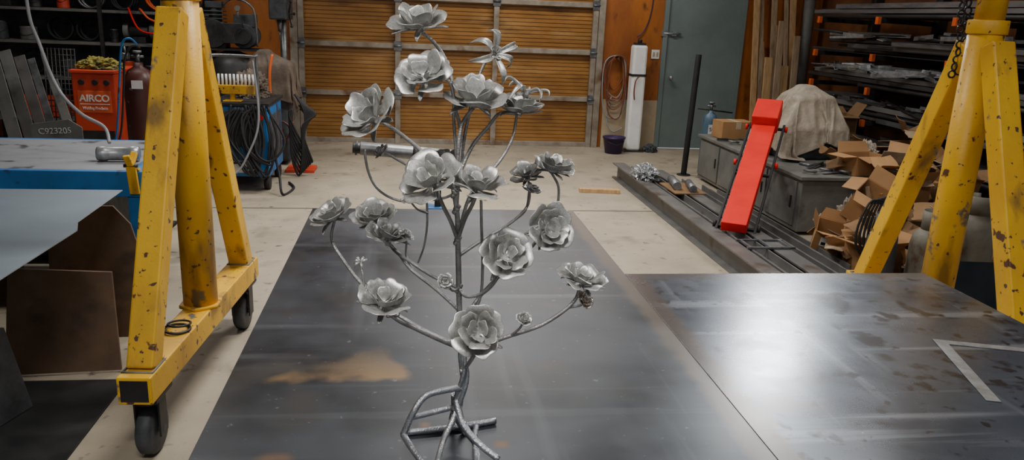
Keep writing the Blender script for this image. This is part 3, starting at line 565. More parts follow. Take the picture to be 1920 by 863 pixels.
# shelving + contents
sx0,sx1,sy0,sy1=-4.9,-2.35,9.55,10.1
t=T('shelving_unit','dark steel shelving unit crowded with shop tools','shelf',((sx0+sx1)/2,sy1,0))
SZ=(.35,.82,1.22,1.58,2.0)
for zz in SZ: t.add('shelf',B().bx(sx0,sx1,sy0,sy1,zz-.03,zz),'cabin',bev=.002)
t.add('back_panel',B().bx(sx0,sx1,sy1+.03,sy1+.04,.1,2.1),'grime')
for x in (sx0+.02,-3.45,sx1-.02):
    for y in (sy0-.02,sy1+.01): t.add('upright',B().bx(x-.02,x+.02,y-.015,y+.015,0,2.1),'dark')
def grinder(x,y,z,label):
    t=T('bench_grinder',label,'grinder',(x,y,z))
    t.add('motor',B().cyl((x-.1,y,z+.13),(x+.1,y,z+.13),.07).bx(x-.07,x+.07,y-.07,y+.07,z,z+.07),'dark',bev=.004)
    for s in(-1,1): t.add('grinding_wheel',B().cyl((x+s*.13,y,z+.13),(x+s*.16,y,z+.13),.075),'beam'); t.add('guard',B().cyl((x+s*.115,y+.01,z+.14),(x+s*.175,y+.01,z+.14),.09),'cabin',bev=.003)
    t.add('shaft',B().cyl((x-.2,y,z+.13),(x+.2,y,z+.13),.012),'galvd')
grinder(-3.1,9.75,1.222,'dark grey bench grinder on a steel shelf'); grinder(-2.62,9.75,1.222,'black bench grinder beside another grinder')
for i,(x,z,R,m,lab) in enumerate([(-3.95,1.22,.13,'black','coiled black cable on a shelf'),(-3.65,1.22,.12,'black','coiled black cable beside another coil'),(-2.85,1.58,.17,'hoseo','bright orange hose coil on the upper shelf'),(-2.55,1.58,.14,'hoseo','orange hose coil beside another orange coil'),(-3.25,1.58,.12,'black','black rubber hose coil on the upper shelf'),(-4.3,.82,.14,'black','large black cable coil on the lower shelf'),(-3.6,1.58,.13,'galvd','coil of dull steel wire on the upper shelf')]):
    b=B()
    for k in range(4): b.ring((x+rnd.uniform(-.015,.015),9.72+k*.03,z+R+.014),R,.012,V((rnd.uniform(-.1,.1),1,rnd.uniform(-.1,.1))),24,7)
    solo('hose_coil' if 'hose' in lab else 'cable_coil',lab,'coil',b,m,loc=(x,9.75,z))
solo('orange_hose_run','orange air hose draped over the shelf edge','hose',B().tube([(-3.05,9.62,1.592),(-3.0,9.50,1.60),(-2.9,9.47,1.50),(-2.7,9.46,1.46),(-2.5,9.47,1.52),(-2.40,9.5,1.60),(-2.42,9.62,1.592)],.012,7,6),'hoseo',loc=(-2.9,9.6,1.58))
solo('red_hose_run','red air hose draped over the shelf edge','hose',B().tube([(-3.15,9.60,1.592),(-3.12,9.48,1.60),(-3.0,9.42,1.38),(-2.75,9.41,1.36),(-2.62,9.43,1.50),(-2.60,9.58,1.594)],.010,7,6),'redv',loc=(-2.9,9.6,1.58))
def can(x,y,z,r,h,m,lab,name='paint_can'):
    t=T(name,lab,'can',(x,y,z)); t.add('can_body',B().lathe((x,y,z),[(r,0),(r*1.03,.005),(r,.012),(r,h-.012),(r*1.03,h-.006),(r*1.03,h)],20),m); t.add('lid',B().cyl((x,y,h+z),(x,y,z+h+.006),r*.85),'galvd'); t.add('handle',B().tube([(x-r,y,z+h*.8),(x-r*.8,y-r*.7,z+h*.5),(x,y-r*1.1,z+h*.35),(x+r*.8,y-r*.7,z+h*.5),(x+r,y,z+h*.8)],.003,6),'dark')
cs=[('grime','dusty dark metal can'),('cabin','grey metal can'),('red','red metal can'),('dark','black metal can'),('white','white plastic pail'),('dark','black metal can')]
k=0
for (x,z) in [(-4.6,1.22),(-4.3,1.22),(-3.25,.82),(-3.0,.82),(-2.75,.82),(-2.5,.82),(-3.9,.82),(-2.86,1.22),(-3.9,1.58),(-4.2,1.58),(-3.65,.82),(-3.38,1.22)]:
    mm,lb=cs[k%6]; k+=1; can(x,9.72,z+.001,.045 if x in(-2.86,-3.38) else .065+.012*(k%3),.14+.05*(k%2),mm,lb+' standing on the shelf')
def tbox(x,y,z,w,d,h,m,lab):
    t=T('toolbox',lab,'toolbox',(x,y,z)); t.add('case',B().bx(x-w/2,x+w/2,y-d/2,y+d/2,z,z+h*.75),m,bev=.006); t.add('lid',B().bx(x-w/2,x+w/2,y-d/2,y+d/2,z+h*.77,z+h),m,bev=.008); t.add('handle',B().tube([(x-.07,y,z+h),(x-.06,y,z+h+.035),(x+.06,y,z+h+.035),(x+.07,y,z+h)],.008),'black')
tbox(-4.2,9.8,.352,.5,.3,.25,'red','red steel toolbox on the low shelf'); tbox(-2.95,9.8,.352,.45,.3,.22,'cabin','grey steel toolbox on the low shelf'); tbox(-4.6,9.8,1.582,.32,.25,.2,'dark','black toolbox on the upper shelf')
cx,cy=-2.0,9.35; 
t=T('air_compressor','black air compressor with belt-driven pump','air compressor',(cx,cy,0))
t.add('tank',B().lathe((cx,cy,.2),[(.05,0),(.18,.03),(.26,.1),(.26,.85),(.18,.95),(.05,1.0)],28),'dark')
for a in range(3): t.add('foot',B().bx(cx+.2*math.cos(a*2.1)-.03,cx+.2*math.cos(a*2.1)+.03,cy+.2*math.sin(a*2.1)-.03,cy+.2*math.sin(a*2.1)+.03,0,.35),'dark')
t.add('platform',B().bx(cx-.32,cx+.32,cy-.2,cy+.2,1.2,1.22),'dark')
t.add('pump',B().bx(cx-.28,cx-.04,cy-.12,cy+.12,1.22,1.44).cyl((cx-.16,cy,1.44),(cx-.16,cy,1.70),.07).box((cx-.16,cy,1.50),(.21,.19,.012)).box((cx-.16,cy,1.54),(.21,.19,.012)).box((cx-.16,cy,1.58),(.21,.19,.012)).box((cx-.16,cy,1.62),(.21,.19,.012)).box((cx-.16,cy,1.69),(.18,.16,.07)),'grime',bev=.004)
t.add('belt_guard',B().cyl((cx-.16,cy-.19,1.38),(cx-.16,cy-.14,1.38),.155).cyl((cx+.16,cy-.19,1.36),(cx+.16,cy-.14,1.36),.09).bx(cx-.16,cx+.16,cy-.19,cy-.14,1.28,1.50),'dark',bev=.004)
t.add('motor',B().cyl((cx+.16,cy-.13,1.36),(cx+.16,cy+.20,1.36),.135).bx(cx+.05,cx+.27,cy-.08,cy+.14,1.46,1.60),'grime',bev=.006); t.add('gauge',B().cyl((cx+.12,cy-.2,1.66),(cx+.12,cy-.17,1.66),.03).cyl((cx+.12,cy-.18,1.55),(cx+.12,cy-.18,1.66),.01),'cabin')
t.add('air_line',B().tube([(cx-.1,cy,1.66),(cx+.05,cy-.05,1.76),(cx+.27,cy-.1,1.66),(cx+.30,cy-.1,1.25)],.012),'galvd')
crumple('dark_rag_pile','pile of dark oily rags on the floor','rags',(-2.25,8.70,.0),(.20,.18),.55,'grime',7.7)
dx,dy=-1.5,9.78
t=T('drill_press','dark grey floor drill press','drill press',(dx,dy,0))
t.add('base',B().bx(dx-.15,dx+.18,dy-.28,dy+.16,0,.05),'dark',bev=.006); t.add('column',B().cyl((dx,dy+.05,.05),(dx,dy+.05,1.7),.04),'galvd'); t.add('table',B().cyl((dx,dy-.15,1.02),(dx,dy-.15,1.06),.13).box((dx,dy-.03,1.02),(.07,.18,.05)),'dark')
t.add('head',B().bx(dx-.1,dx+.1,dy-.32,dy+.2,1.55,1.85),'grime',bev=.02); t.add('chuck',B().cyl((dx,dy-.2,1.55),(dx,dy-.2,1.42),.03,.02).cyl((dx,dy-.2,1.42),(dx,dy-.2,1.32),.006),'galvd')
for a in range(3): t.add('handle',B().cyl((dx+.1,dy-.15,1.62),(dx+.14,dy-.15+.16*math.cos(a*2.1),1.62+.16*math.sin(a*2.1)),.008).sph((dx+.14,dy-.15+.16*math.cos(a*2.1),1.62+.16*math.sin(a*2.1)),.018),'dark')
# blue welding cart
t=T('welding_cart','blue wheeled welding machine draped with black cables','welder',(-1.5,7.75,0))
t.add('body',B().bx(-1.80,-1.30,7.4,8.2,.14,.80),'blue',bev=.015); t.add('front_panel',B().bx(-1.76,-1.34,7.385,7.4,.42,.76),'grime',bev=.003)
t.add('lower_panel',B().bx(-1.62,-1.44,7.388,7.4,.18,.30),'label')
t.add('side_panel',B().bx(-1.30,-1.29,7.5,8.1,.25,.70),'grime',bev=.003)
t.add('top_tray',B().bx(-1.82,-1.28,7.38,8.22,.80,.83),'dark',bev=.004)
for x in(-1.74,-1.34):
    for y in(7.5,8.1): t.add('wheel',B().cyl((x-.025,y,.07),(x+.025,y,.07),.07),'black')
t.add('handle',B().tube([(-1.82,7.38,.6),(-1.82,7.36,1.20),(-1.79,7.36,1.25),(-1.40,7.36,1.25),(-1.37,7.36,1.20),(-1.37,7.38,.6)],.014,8,4),'galvd')
b=B()
for k in range(13):
    x0=-1.60+.022*k+rnd.uniform(-.06,.06); e=rnd.uniform(-.06,.06); e2=rnd.uniform(-.1,.1); b.tube([(x0,7.36,.80+e*.3),(x0-.08+e,7.32,.6+e2),(x0-.02-e2*.4,7.27,.30+.03*(k%4)+e2),(x0+.11+e2*.3,7.28,.26+e+e2*.5),(x0+.17+e,7.32,.5),(x0+.08,7.36,.80-e*.4)],.011,7,6)
t.add('cable_loops',b,'black'); t.add('ground_cable',B().tube([(-1.28,7.4,.5),(-1.20,7.3,.2),(-1.16,7.2,.02),(-1.10,7.5,.014),(-1.18,7.75,.014)],.012),'black')
t.add('red_knob',B().cyl((-1.36,7.385,.70),(-1.36,7.36,.70),.025),'redv')
t.add('grey_hose',B().tube([(-1.78,7.35,.82),(-1.74,7.28,.5),(-1.60,7.25,.20),(-1.45,7.26,.40),(-1.36,7.30,.70),(-1.40,7.36,1.22)],.010,7,6),'hoseg')
t=T('spring_rack','yellow bar with a comb of pale steel pins','rack',(-1.62,7.6,.832)); yb=7.5
t.add('bar',B().bx(-1.86,-1.42,yb-.03,yb+.03,.90,.98).bx(-1.64,-1.60,yb-.02,yb+.02,.832,.90).bx(-1.70,-1.54,yb-.06,yb+.06,.832,.842),'yellow',bev=.003)
b=B()
for k in range(13): b.cyl((-1.84+k*.034,yb,.98),(-1.84+k*.034,yb,1.08),.010,seg=8)
t.add('pins',b,'label')
crumple('oily_cloth','dark oily cloth crumpled on the welding cart','cloth',(-1.54,7.95,.832),(.17,.17),.24,'brownc',5.5)
def drape(name,label,cat,c,rx,ry,h,m,seed,z0=0,folds=11,amp=.1):
    c=V(c); b=B()
    def fn(i,j):
        a=i*2*math.pi; t=j
        if t<.35: rr=t/.35*.66; zz=h*(1-.06*(t/.35)**2)
        else: q=(t-.35)/.65; rr=.66+.34*q**.55; zz=h*(.94-(.94)*q**1.05)
        ca,sa=math.cos(a),math.sin(a); n=noise.noise(V((ca*2+seed,sa*2,t*1.5)))
        fo=math.sin(folds*a+seed+3.0*n)*amp*max(0,min(1,(t-.2)*2))+n*.16
        return V((c.x+rx*rr*(1+fo)*ca,c.y+ry*rr*(1+fo)*sa,z0+max(.0,zz)))
    b.grid(fn,160,30); bmesh.ops.remove_doubles(b.bm,verts=b.bm.verts[:],dist=.0005)
    return solo(name,label,cat,b,m,loc=(c.x,c.y,z0),sol=.004)
def simcloth(me,name,label,cat,loc,m):
    loc=V(loc)
    for v in me.vertices: v.co-=loc
    for p_ in me.polygons: p_.use_smooth=True
    me.materials.clear(); me.materials.append(M[m]); o=bpy.data.objects.new(name,me); COL.objects.link(o); o.location=loc; mods(o,sol=.004,sub=1); return tag(o,label,cat)
t=T('covered_machine','dark shop machine standing under a canvas cover','machine',(-1.49,8.87,0))
t.add('body',B().bx(-1.68,-1.30,8.72,9.03,.04,1.08),'grime',bev=.03); t.add('side_box',B().bx(-1.66,-1.50,8.62,8.72,.12,.45),'blue',bev=.006); t.add('hand_wheel',B().ring((-1.38,8.62,.40),.10,.012,V((0,1,0)),24).cyl((-1.38,8.62,.40),(-1.38,8.72,.40),.02),'maroon')
t.add('red_bracket',B().bx(-1.27,-1.24,8.6,8.63,.0,.5),'red',bev=.005)
t.add('red_base',B().bx(-1.30,-1.0,8.30,8.58,.0,.035).bx(-1.14,-1.08,8.4,8.5,.035,.14),'red',bev=.006)
if sim: simcloth(sim[1],'canvas_cover','dark brown canvas draped over a standing machine','cover',(-1.49,8.87,.4),'brownc')
else: drape('canvas_cover','dark brown canvas draped over a standing machine','cover',(-1.49,8.87,0),.40,.30,.68,'brownc',2.1,z0=.62,folds=9)
solo('ratchet_strap','orange webbing strap hanging over the covered machine','strap',B().tube([(-1.40,8.40,1.22),(-1.43,8.36,1.0),(-1.42,8.34,.6),(-1.44,8.36,.2),(-1.40,8.36,.015)],.014,6,5),'orange',loc=(-1.4,8.4,0))
b=B()
for k in range(8): b.tube([(-1.15+.02*k,8.12,.85-.02*k),(-1.05+.015*k,8.08,.65),(-1.08,8.06,.30+.03*k),(-1.13+.02*k,8.1,.013+.02*k),(-1.2,8.1,.25+.05*k),(-1.18,8.12,.7)],.011,7,6)
solo('tangled_leads','tangled black and grey leads beside the machine','cables',b,'black',loc=(-1.1,8.1,0))
# ================================================================= back right
t=T('white_bollard_pipe','tall straight white painted column standing by the wall','column',(3.0,10.15,0))
t.add('pipe_body',B().bx(2.905,3.095,10.06,10.24,.012,1.40),'white',bev=.03); t.add('cap_fitting',B().bx(2.93,3.07,10.09,10.21,1.40,1.43).cyl((3,10.15,1.43),(3,10.15,1.47),.03),'dark',bev=.004); t.add('base_plate',B().bx(2.86,3.14,10.02,10.28,0,.012),'dark'); t.add('strap',B().bx(2.90,3.10,10.055,10.245,1.0,1.03),'dark')
t.add('hook',B().tube([(2.99,10.04,1.0),(2.94,10.0,.94),(2.93,10.0,.80),(2.95,10.02,.70)],.009),'hose')
t=T('plastic_bucket','small dark purple plastic bucket on the floor','bucket',(2.69,9.93,0))
t.add('bucket_body',B().lathe((2.69,9.93,0),[(.11,0),(.145,.20),(.152,.20),(.152,.22),(.138,.22),(.105,.012)],24),'purple'); t.add('handle',B().tube([(2.545,9.93,.2),(2.6,9.82,.16),(2.69,9.78,.13),(2.78,9.82,.16),(2.835,9.93,.2)],.004),'dark')
t=T('hanging_hose','red-brown gas hoses looped on a wall hook','hose',(2.76,YW,1.22))
t.add('hook',B().cyl((2.76,YW,1.22),(2.76,YW-.16,1.24),.012),'dark')
for k in range(7):
    R=.12+.02*(k%3); h=.26+.07*k+rnd.uniform(-.04,.04); y=YW-.04-.015*k; e=rnd.uniform(-.03,.03)
    t.add('loop',B().tube([(2.76,y,1.25),(2.76-R+e,y,1.13),(2.76-R*.9-.02*(k%2),y,1.2-h),(2.76+e,y,1.13-h-.08),(2.76+R*.8,y,1.2-h),(2.76+R*.8+e,y,1.13)],.008,7,6,True),('hose','hoseg','hose','cardd')[k%4])
t.add('loose_end',B().tube([(2.72,YW-.05,.7),(2.66,YW-.1,.4),(2.75,YW-.14,.24),(2.86,YW-.2,.30)],.009),'hoseg')
solo('wall_cable','thin dark electrical cable running down the wall','cable',B().tube([(3.22,YW-.01,2.6),(3.2,YW-.01,1.9),(3.12,YW-.02,1.6),(3.02,YW-.03,1.5)],.007),'purple',loc=(3.2,YW,2))
crumple('scrap_rags','small dark heap of rags on the floor','rags',(3.24,10.1,0),(.09,.12),.10,'grime',1.2)
solo('steel_post','slim black steel bar standing upright','steel bar',B().cyl((3.16,8.5,.01),(3.20,8.5,1.37),.033,seg=14).cyl((3.16,8.5,0),(3.16,8.5,.01),.08,seg=20),'black',loc=(3.16,8.5,0),bev=.003)
t=gascyl(3.46,8.62,.74,.085,'tankb','slate blue small gas cylinder with a white tag')
t.add('tag',B().box((3.46,8.532,.52),(.09,.004,.13)),'label'); t.add('cross_handle',B().cyl((3.3,8.62,.76),(3.72,8.62,.72),.009),'dark'); text(t.o,'SC',.06,(0,-.092,.53),(math.pi/2,0,0),'black',.001)
hh=(2.6,2.3,1.5,2.5,1.72,2.4,2.6,1.6)
for i in range(8):
    x=4.58+i*.085; w=(.078,.06,.080,.07,.078,.05,.08,.065)[i]; y0=9.85-.04*(i%3)
    solo('lumber_board','rough sawn board leaning against the wall' if i%2 else 'weathered board leaning against the wall','lumber',B().bar((x,y0,0.01),(x,YW-.06,hh[i]),w,.035),('wood','woodg')[i%2],loc=(x,y0,0),bev=.003,group='boards leaning by the door')
for i,(x,h,w) in enumerate(((4.60,1.32,.10),(4.72,1.78,.08),(4.83,1.22,.10),(4.95,1.60,.08))):
    solo('short_plank','short pale plank leaning in front of taller boards','lumber',B().bar((x,9.58,0.01),(x,9.72,h),w,.03),('wood','woodg')[i%2],loc=(x,9.58,0),bev=.003,group='short planks by the door')
solo('grey_pipe','tall dark grey pipe standing by the boards','pipe',B().cyl((5.34,10.2,.01),(5.34,10.28,2.9),.075,seg=20),'cabin',loc=(5.34,10.2,0))
def ibeam(x,y0,y1,z,w,h,lab):
    b=B().bx(x-w/2,x+w/2,y0,y1,z,z+.012).bx(x-w/2,x+w/2,y0,y1,z+h-.012,z+h).bx(x-.006,x+.006,y0,y1,z+.012,z+h-.012); return solo('steel_beam',lab,'steel beam',b,'beam',loc=(x,y0,z),group='beams on the floor')
def chan(x,y0,y1,z,w,h,lab,m='beam'):
    solo('steel_channel',lab,'steel channel',B().bx(x-w/2,x+w/2,y0,y1,z,z+.01).bx(x-w/2,x-w/2+.012,y0,y1,z+.01,z+h).bx(x+w/2-.012,x+w/2,y0,y1,z+.01,z+h),m,loc=(x,y0,z),group='channels on the floor',bev=.002)
ibeam(2.32,4.25,8.3,0,.13,.17,'long grey steel I-beam lying on the concrete'); chan(2.475,4.3,8.1,.10,.13,.07,'long open steel channel raised beside the beams'); chan(2.475,4.32,8.05,.0,.13,.095,'dark steel channel under another channel','dark'); ibeam(2.64,4.2,7.9,0,.13,.17,'rusty grey steel I-beam lying on the concrete')
chan(2.80,4.3,7.7,0,.12,.12,'steel channel lying beside the beams'); chan(2.95,4.5,7.5,0,.12,.10,'dark steel channel lying beside the beams'); chan(3.09,4.9,7.4,0,.09,.08,'narrow steel channel by the bench')
t=T('small_grate','small square steel frame lying across the beams','frame',(2.55,5.0,.172)); t.add('frame_bars',B().bx(2.38,2.74,4.98,5.0,.172,.186).bx(2.38,2.74,5.18,5.2,.172,.186).bx(2.40,2.42,5.0,5.18,.172,.186).bx(2.70,2.72,5.0,5.18,.172,.186).bx(2.55,2.57,5.0,5.18,.172,.186),'galvd')
solo('wood_block','short scrap of pale lumber on the floor','wood block',B().bar((1.72,7.55,.02),(2.13,7.5,.02),.09,.04,V((0,1,0))),'wood',loc=(1.9,7.5,0),bev=.003)
crumple('plastic_bag','crumpled clear plastic bag on the beams','bag',(2.38,7.5,.17),(.12,.24),.14,'galv',9.1,fr=5)
t=T('pipe_fitting','grey steel roller fitting resting on the beams','fitting',(2.6,6.9,.17)); t.add('fitting_body',B().cyl((2.5,6.85,.22),(2.56,7.2,.22),.04).cyl((2.62,6.75,.215),(2.68,7.05,.215),.035),'galvd'); t.add('fitting_base',B().bx(2.44,2.74,6.72,7.2,.17,.18),'cardd')
t=T('low_cabinet','low grey metal bench cabinet beneath a draped tarp','cabinet',(3.7,7.1,0))
t.add('body',B().bx(3.25,4.15,5.95,8.3,.03,.48),'cabin',bev=.006); t.add('counter',B().bx(3.22,4.18,5.92,8.33,.48,.51),'cabin',bev=.004)
for k in range(4):
    y=6.02+k*.57; d=t.add('door',B().bx(3.236,3.25,y,y+.53,.07,.45),'cabin',bev=.003); t.add('handle',B().bx(3.225,3.236,y+.05,y+.065,.22,.32),'dark',parent=d)
t=T('bench_machine','dark grey machine standing on the bench under cloth','machine',(3.74,6.98,.512)); t.add('housing',B().bx(3.44,4.03,6.74,7.32,.512,.80),'grime',bev=.03); t.add('column',B().bx(3.58,3.90,6.82,7.14,.80,1.06).bx(3.68,3.78,6.94,7.08,1.06,1.14),'grime',bev=.03)
if sim: simcloth(sim[0],'plastic_tarp','dirty grey-tan cloth draped over a machine on the bench','tarp',(3.72,6.98,.515),'tarp')
else: drape('plastic_tarp','dirty grey-tan cloth draped over a machine on the bench','tarp',(3.76,6.95,0),.45,.46,.70,'tarp',5.3,z0=.515,folds=10,amp=.085)
p0=V((2.46,5.42,.175)); p1=V((3.30,6.78,.99)); dn=(p1-p0).normalized(); side=V((dn.y,-dn.x,0)).normalized(); up=side.cross(dn)
if up.z<0: up=-up
t=T('padded_creeper','solid red padded bench with black rails leaning upright','bench',tuple(p0))
t.add('long_pad',B().bar(p0+up*.06-dn*.02,p0+dn*1.36+up*.06,.19,.085,side),'redv',bev=.006)
t.add('head_pad',B().bar(p0+dn*1.34+up*.10,p0+dn*1.64+up*.10,.22,.16,side),'redv',bev=.010)
for s in(-1,1): t.add('side_rail',B().bar(p0+side*.145*s-up*.04,p0+dn*1.56+side*.145*s-up*.04,.02,.026,side),'black',bev=.003)
for k in (.1,.8,1.5): t.add('cross_bar',B().bar(p0+side*.145+dn*k-up*.04,p0-side*.145+dn*k-up*.04,.02,.02,dn),'black')
for s in(-1,1):
    for k in(.12,.95,1.5): t.add('caster',B().cyl(p0+dn*k+side*(.157*s)-up*.04,p0+dn*k+side*(.18*s)-up*.04,.026),'redv' if k>.2 else 'black')
# cardboard boxes
def cbox(loc,s,rz,tilt=(0,0),op=True,lab='brown cardboard box',label=False,m='card'):
    w,d,h=s; t=T('cardboard_box',lab,'box',loc,rot=(tilt[0],tilt[1],rz),group='cardboard boxes in the pile')
    k=.005
    b=B().bx(-w/2,w/2,-d/2,-d/2+k,0,h).bx(-w/2,w/2,d/2-k,d/2,0,h).bx(-w/2,-w/2+k,-d/2+k,d/2-k,0,h).bx(w/2-k,w/2,-d/2+k,d/2-k,0,h).bx(-w/2+k,w/2-k,-d/2+k,d/2-k,0,k)
    t.add('box_body',b,m)
    if op:
        R=random.Random(int(w*1000+loc[0]*777))
        for (ax,sg) in ((0,-1),(0,1),(1,-1),(1,1)):
            ang=R.uniform(-.9,1.1); ln=(w if ax==0 else d)*.42; sk=R.uniform(-.03,.03)
            if ax==0: x=sg*w/2; t.add('flap',B().prism([(x,-d/2,h),(x,d/2,h),(x+sg*ln*math.cos(ang),d/2-.02+sk,h+ln*math.sin(ang)),(x+sg*ln*math.cos(ang),-d/2+.02+sk,h+ln*math.sin(ang))],(0,0,.004)),m)
            else: y=sg*d/2; t.add('flap',B().prism([(-w/2,y,h),(w/2,y,h),(w/2-.02+sk,y+sg*ln*math.cos(ang),h+ln*math.sin(ang)),(-w/2+.02+sk,y+sg*ln*math.cos(ang),h+ln*math.sin(ang))],(0,0,.004)),m)
    else:
        t.add('top_flap',B().bx(-w/2,-.002,-d/2,d/2,h,h+.005),m); t.add('top_flap',B().bx(.002,w/2,-d/2,d/2,h,h+.005),m); t.add('tape',B().bx(-.03,.03,-d/2-.001,d/2+.001,h+.005,h+.006).bx(-.03,.03,-d/2-.002,-d/2,h*.6,h),'beige')
    if label: t.add('paper_label',B().bx(-w*.25,w*.1,-d/2-.003,-d/2,h*.45,h*.8),'label'); t.add('bar_code',B().bx(-w*.2,w*.0,-d/2-.004,-d/2-.003,h*.5,h*.62),'black')
    return t
cbox((3.34,4.98,.0),(.30,.26,.22),.25,op=True,lab='open brown cardboard box with white label',label=True)
cbox((3.22,5.44,.03),(.20,.20,.22),-.5,(.35,.15),op=True,lab='tipped open cardboard box on the floor',label=True)
cbox((3.52,5.38,.0),(.30,.28,.26),.2,op=False,lab='taped brown cardboard box at the pile base',label=True)
cbox((3.48,5.42,.30),(.28,.26,.24),.75,(.45,-.2),op=True,lab='small box tipped on top of the pile',label=True)
cbox((3.88,5.06,0),(.32,.30,.32),-.15,(0,0),op=True,lab='deep open cardboard box',m='cardd')
cbox((3.92,5.62,0),(.38,.34,.36),.15,op=False,lab='tall cardboard box in the pile')
cbox((3.88,5.62,.375),(.36,.32,.17),.3,(0,.0),op=True,lab='wide open cardboard box on top of the pile')
cbox((4.44,5.16,0),(.34,.32,.30),-.1,op=True,lab='open cardboard box beside the rack',m='cardd')
cbox((4.42,5.78,.02),(.32,.30,.30),.2,(.1,-.15),op=True,lab='battered box lying near the rack')
cbox((4.42,5.70,.38),(.28,.26,.24),-.4,(.2,.1),op=True,lab='crushed box heaped on the pile',m='cardd')
cbox((4.52,6.38,0),(.40,.40,.5),.1,op=False,lab='large closed cardboard box near the rack',label=True,m='cardd')
cbox((4.48,6.36,.52),(.34,.3,.22),.5,(.05,.05),op=True,lab='small open box on a larger box')
cbox((3.86,6.12,.515),(.34,.24,.16),.2,(.0,.0),op=True,lab='low open cardboard tray on the bench')
cbox((3.98,7.98,.515),(.26,.34,.2),.1,op=False,lab='flat cardboard box on the grey bench',label=True)
cbox((3.50,8.05,.515),(.36,.26,.18),.05,op=False,lab='cardboard carton on the end of the bench')
for i,(x,y,z_) in enumerate([(4.50,7.1,0),(4.50,7.75,0),(4.48,8.4,0)]): cbox((x,y,z_),(.40,.42,.5+.1*(i%2)),.05*i,op=i!=1,lab='dusty cardboard box stored by the rack',m='cardd')
cbox((4.50,7.75,.612),(.34,.34,.22),-.2,(0,.0),op=True,lab='dusty small box stacked beside the rack',m='cardd')
def flapsheet(c,a,b_,rz,rx,fold,m):
    def fn(i,j):
        x=(i-.5)*a*(1+.1*noise.noise(V((j*3,c[0],0)))); y=(j-.5)*b_*(1+.25*noise.noise(V((i*4,c[1],0)))); z_=abs(i-.45)*fold+.02*noise.noise(V((x*9,y*9,c[0]*3)))
        return V((x,y,z_))
    return solo('torn_cardboard','torn folded cardboard sheet lying on the box pile','cardboard',B().grid(fn,8,6,False),m,loc=c,rot=(rx[0],rx[1],rz),sol=.004,group='torn cardboard on the pile')
R=random.Random(21)
spots=[(3.35,5.0,.27),(3.52,5.36,.33),(3.9,5.1,.36),(4.38,5.2,.34),(3.88,5.64,.58),(4.4,5.75,.62),(4.1,5.4,.10),(3.2,5.2,.08),(3.62,5.12,.06),(4.5,6.36,.76),(3.7,5.85,.10),(4.10,6.05,.56),(3.6,4.85,.05),(4.15,4.85,.06),(3.3,5.7,.12),(4.3,6.0,.10),(4.5,7.1,.56),(3.75,6.3,.56)]
for k in range(50):
    x,y,z_=spots[k%18]
    flapsheet((x+R.uniform(-.13,.13),y+R.uniform(-.13,.13),z_+R.uniform(0,.05)+.02*(k//18)),R.uniform(.14,.34),R.uniform(.10,.26),R.uniform(0,6),(R.uniform(-.5,.5),R.uniform(-.5,.5)),R.uniform(-.14,.26),R.choice(('card','cardd','card','woodg','tarp')))
# scrap metal pieces around and on the bench
for k in range(46):
    if k<20: x,y,z_=R.uniform(3.3,4.08),R.choice((R.uniform(6.0,6.4),R.uniform(7.6,7.85))),.522
    else: x,y,z_=R.uniform(3.9,4.7),R.uniform(6.5,9.2) if k%2 else R.uniform(4.7,5.0),.03; 
    if k>=20 and y>5.9: x=R.uniform(4.24,4.30)
    L=R.uniform(.08,.28) if k<20 else R.uniform(.2,.5); an=R.uniform(0,3.1); ti=0 if k<20 else R.uniform(.2,1.3)
    dv=V((math.cos(an)*math.cos(ti),math.sin(an)*math.cos(ti),math.sin(ti))) if k<20 or y<5.9 else V((.15*math.cos(an),math.cos(ti),math.sin(ti))).normalized()
    c=V((x,y,z_)); b=B(); kind=k%4; pa=c; pb=c+dv*L
    if kind==0: b.cyl(pa,pb,.014,seg=10)
    elif kind==1: b.bar(pa,pb,.04,.008)
    elif kind==2: b.bar(pa,pb,.03,.005).bar(pa+V((0,0,.012)),pb+V((0,0,.012)),.005,.024)
    else: b.ring(pa+V((0,0,.012)),.05,.010,V((.1,.1,1)),16,6)
    solo('scrap_piece','short scrap of steel lying among the clutter','scrap metal',b,R.choice(('galv','galvd','beam','dark','galvd')),loc=c,group='scrap metal by the bench')
crumple('packing_paper','heap of crumpled packing paper and plastic on the bench','packaging',(4.04,6.40,.515),(.11,.11),.24,'tarp',4.4,fr=5)
crumple('packing_paper','crumpled packing paper stuffed among the boxes','packaging',(4.16,5.04,.0),(.09,.16),.34,'tarp',6.4,fr=5)
crumple('packing_paper','crumpled grey packing cloth beside the bench','packaging',(3.62,5.78,.0),(.14,.11),.36,'tarp',8.4,fr=5)
# propane tanks
def propane(x,y,h,r,m,lab):
    t=T('propane_tank',lab,'propane tank',(x,y,0),group='propane tanks by the gantry')
    t.add('tank_body',B().lathe((x,y,.03),[(r*.7,0),(r*.95,.04),(r,.09),(r,h-.12),(r*.9,h-.05),(r*.5,h),(r*.1,h+.005)],28),m); t.add('foot_ring',B().cyl((x,y,0),(x,y,.05),r*.75,cap=False),m,sol=.004)
    t.add('collar',B().grid(lambda i,j:V((x+r*.6*math.cos(.8+i*4.9),y+r*.6*math.sin(.8+i*4.9),h+.01+j*.13)),20,1),m,sol=.004); t.add('valve',B().cyl((x,y,h+.03),(x,y,h+.10),.018).cyl((x-.04,y,h+.07),(x+.03,y,h+.07),.012),'galvd')
propane(3.42,4.50,.44,.13,'tankg','faded grey propane tank with rust patches'); propane(3.74,4.55,.54,.14,'tankg','tall rusty propane tank with a collar'); propane(4.0,4.25,.42,.12,'white','white propane tank on the floor'); propane(3.12,4.58,.40,.10,'grime','narrow dark propane tank on the floor')
b=B()
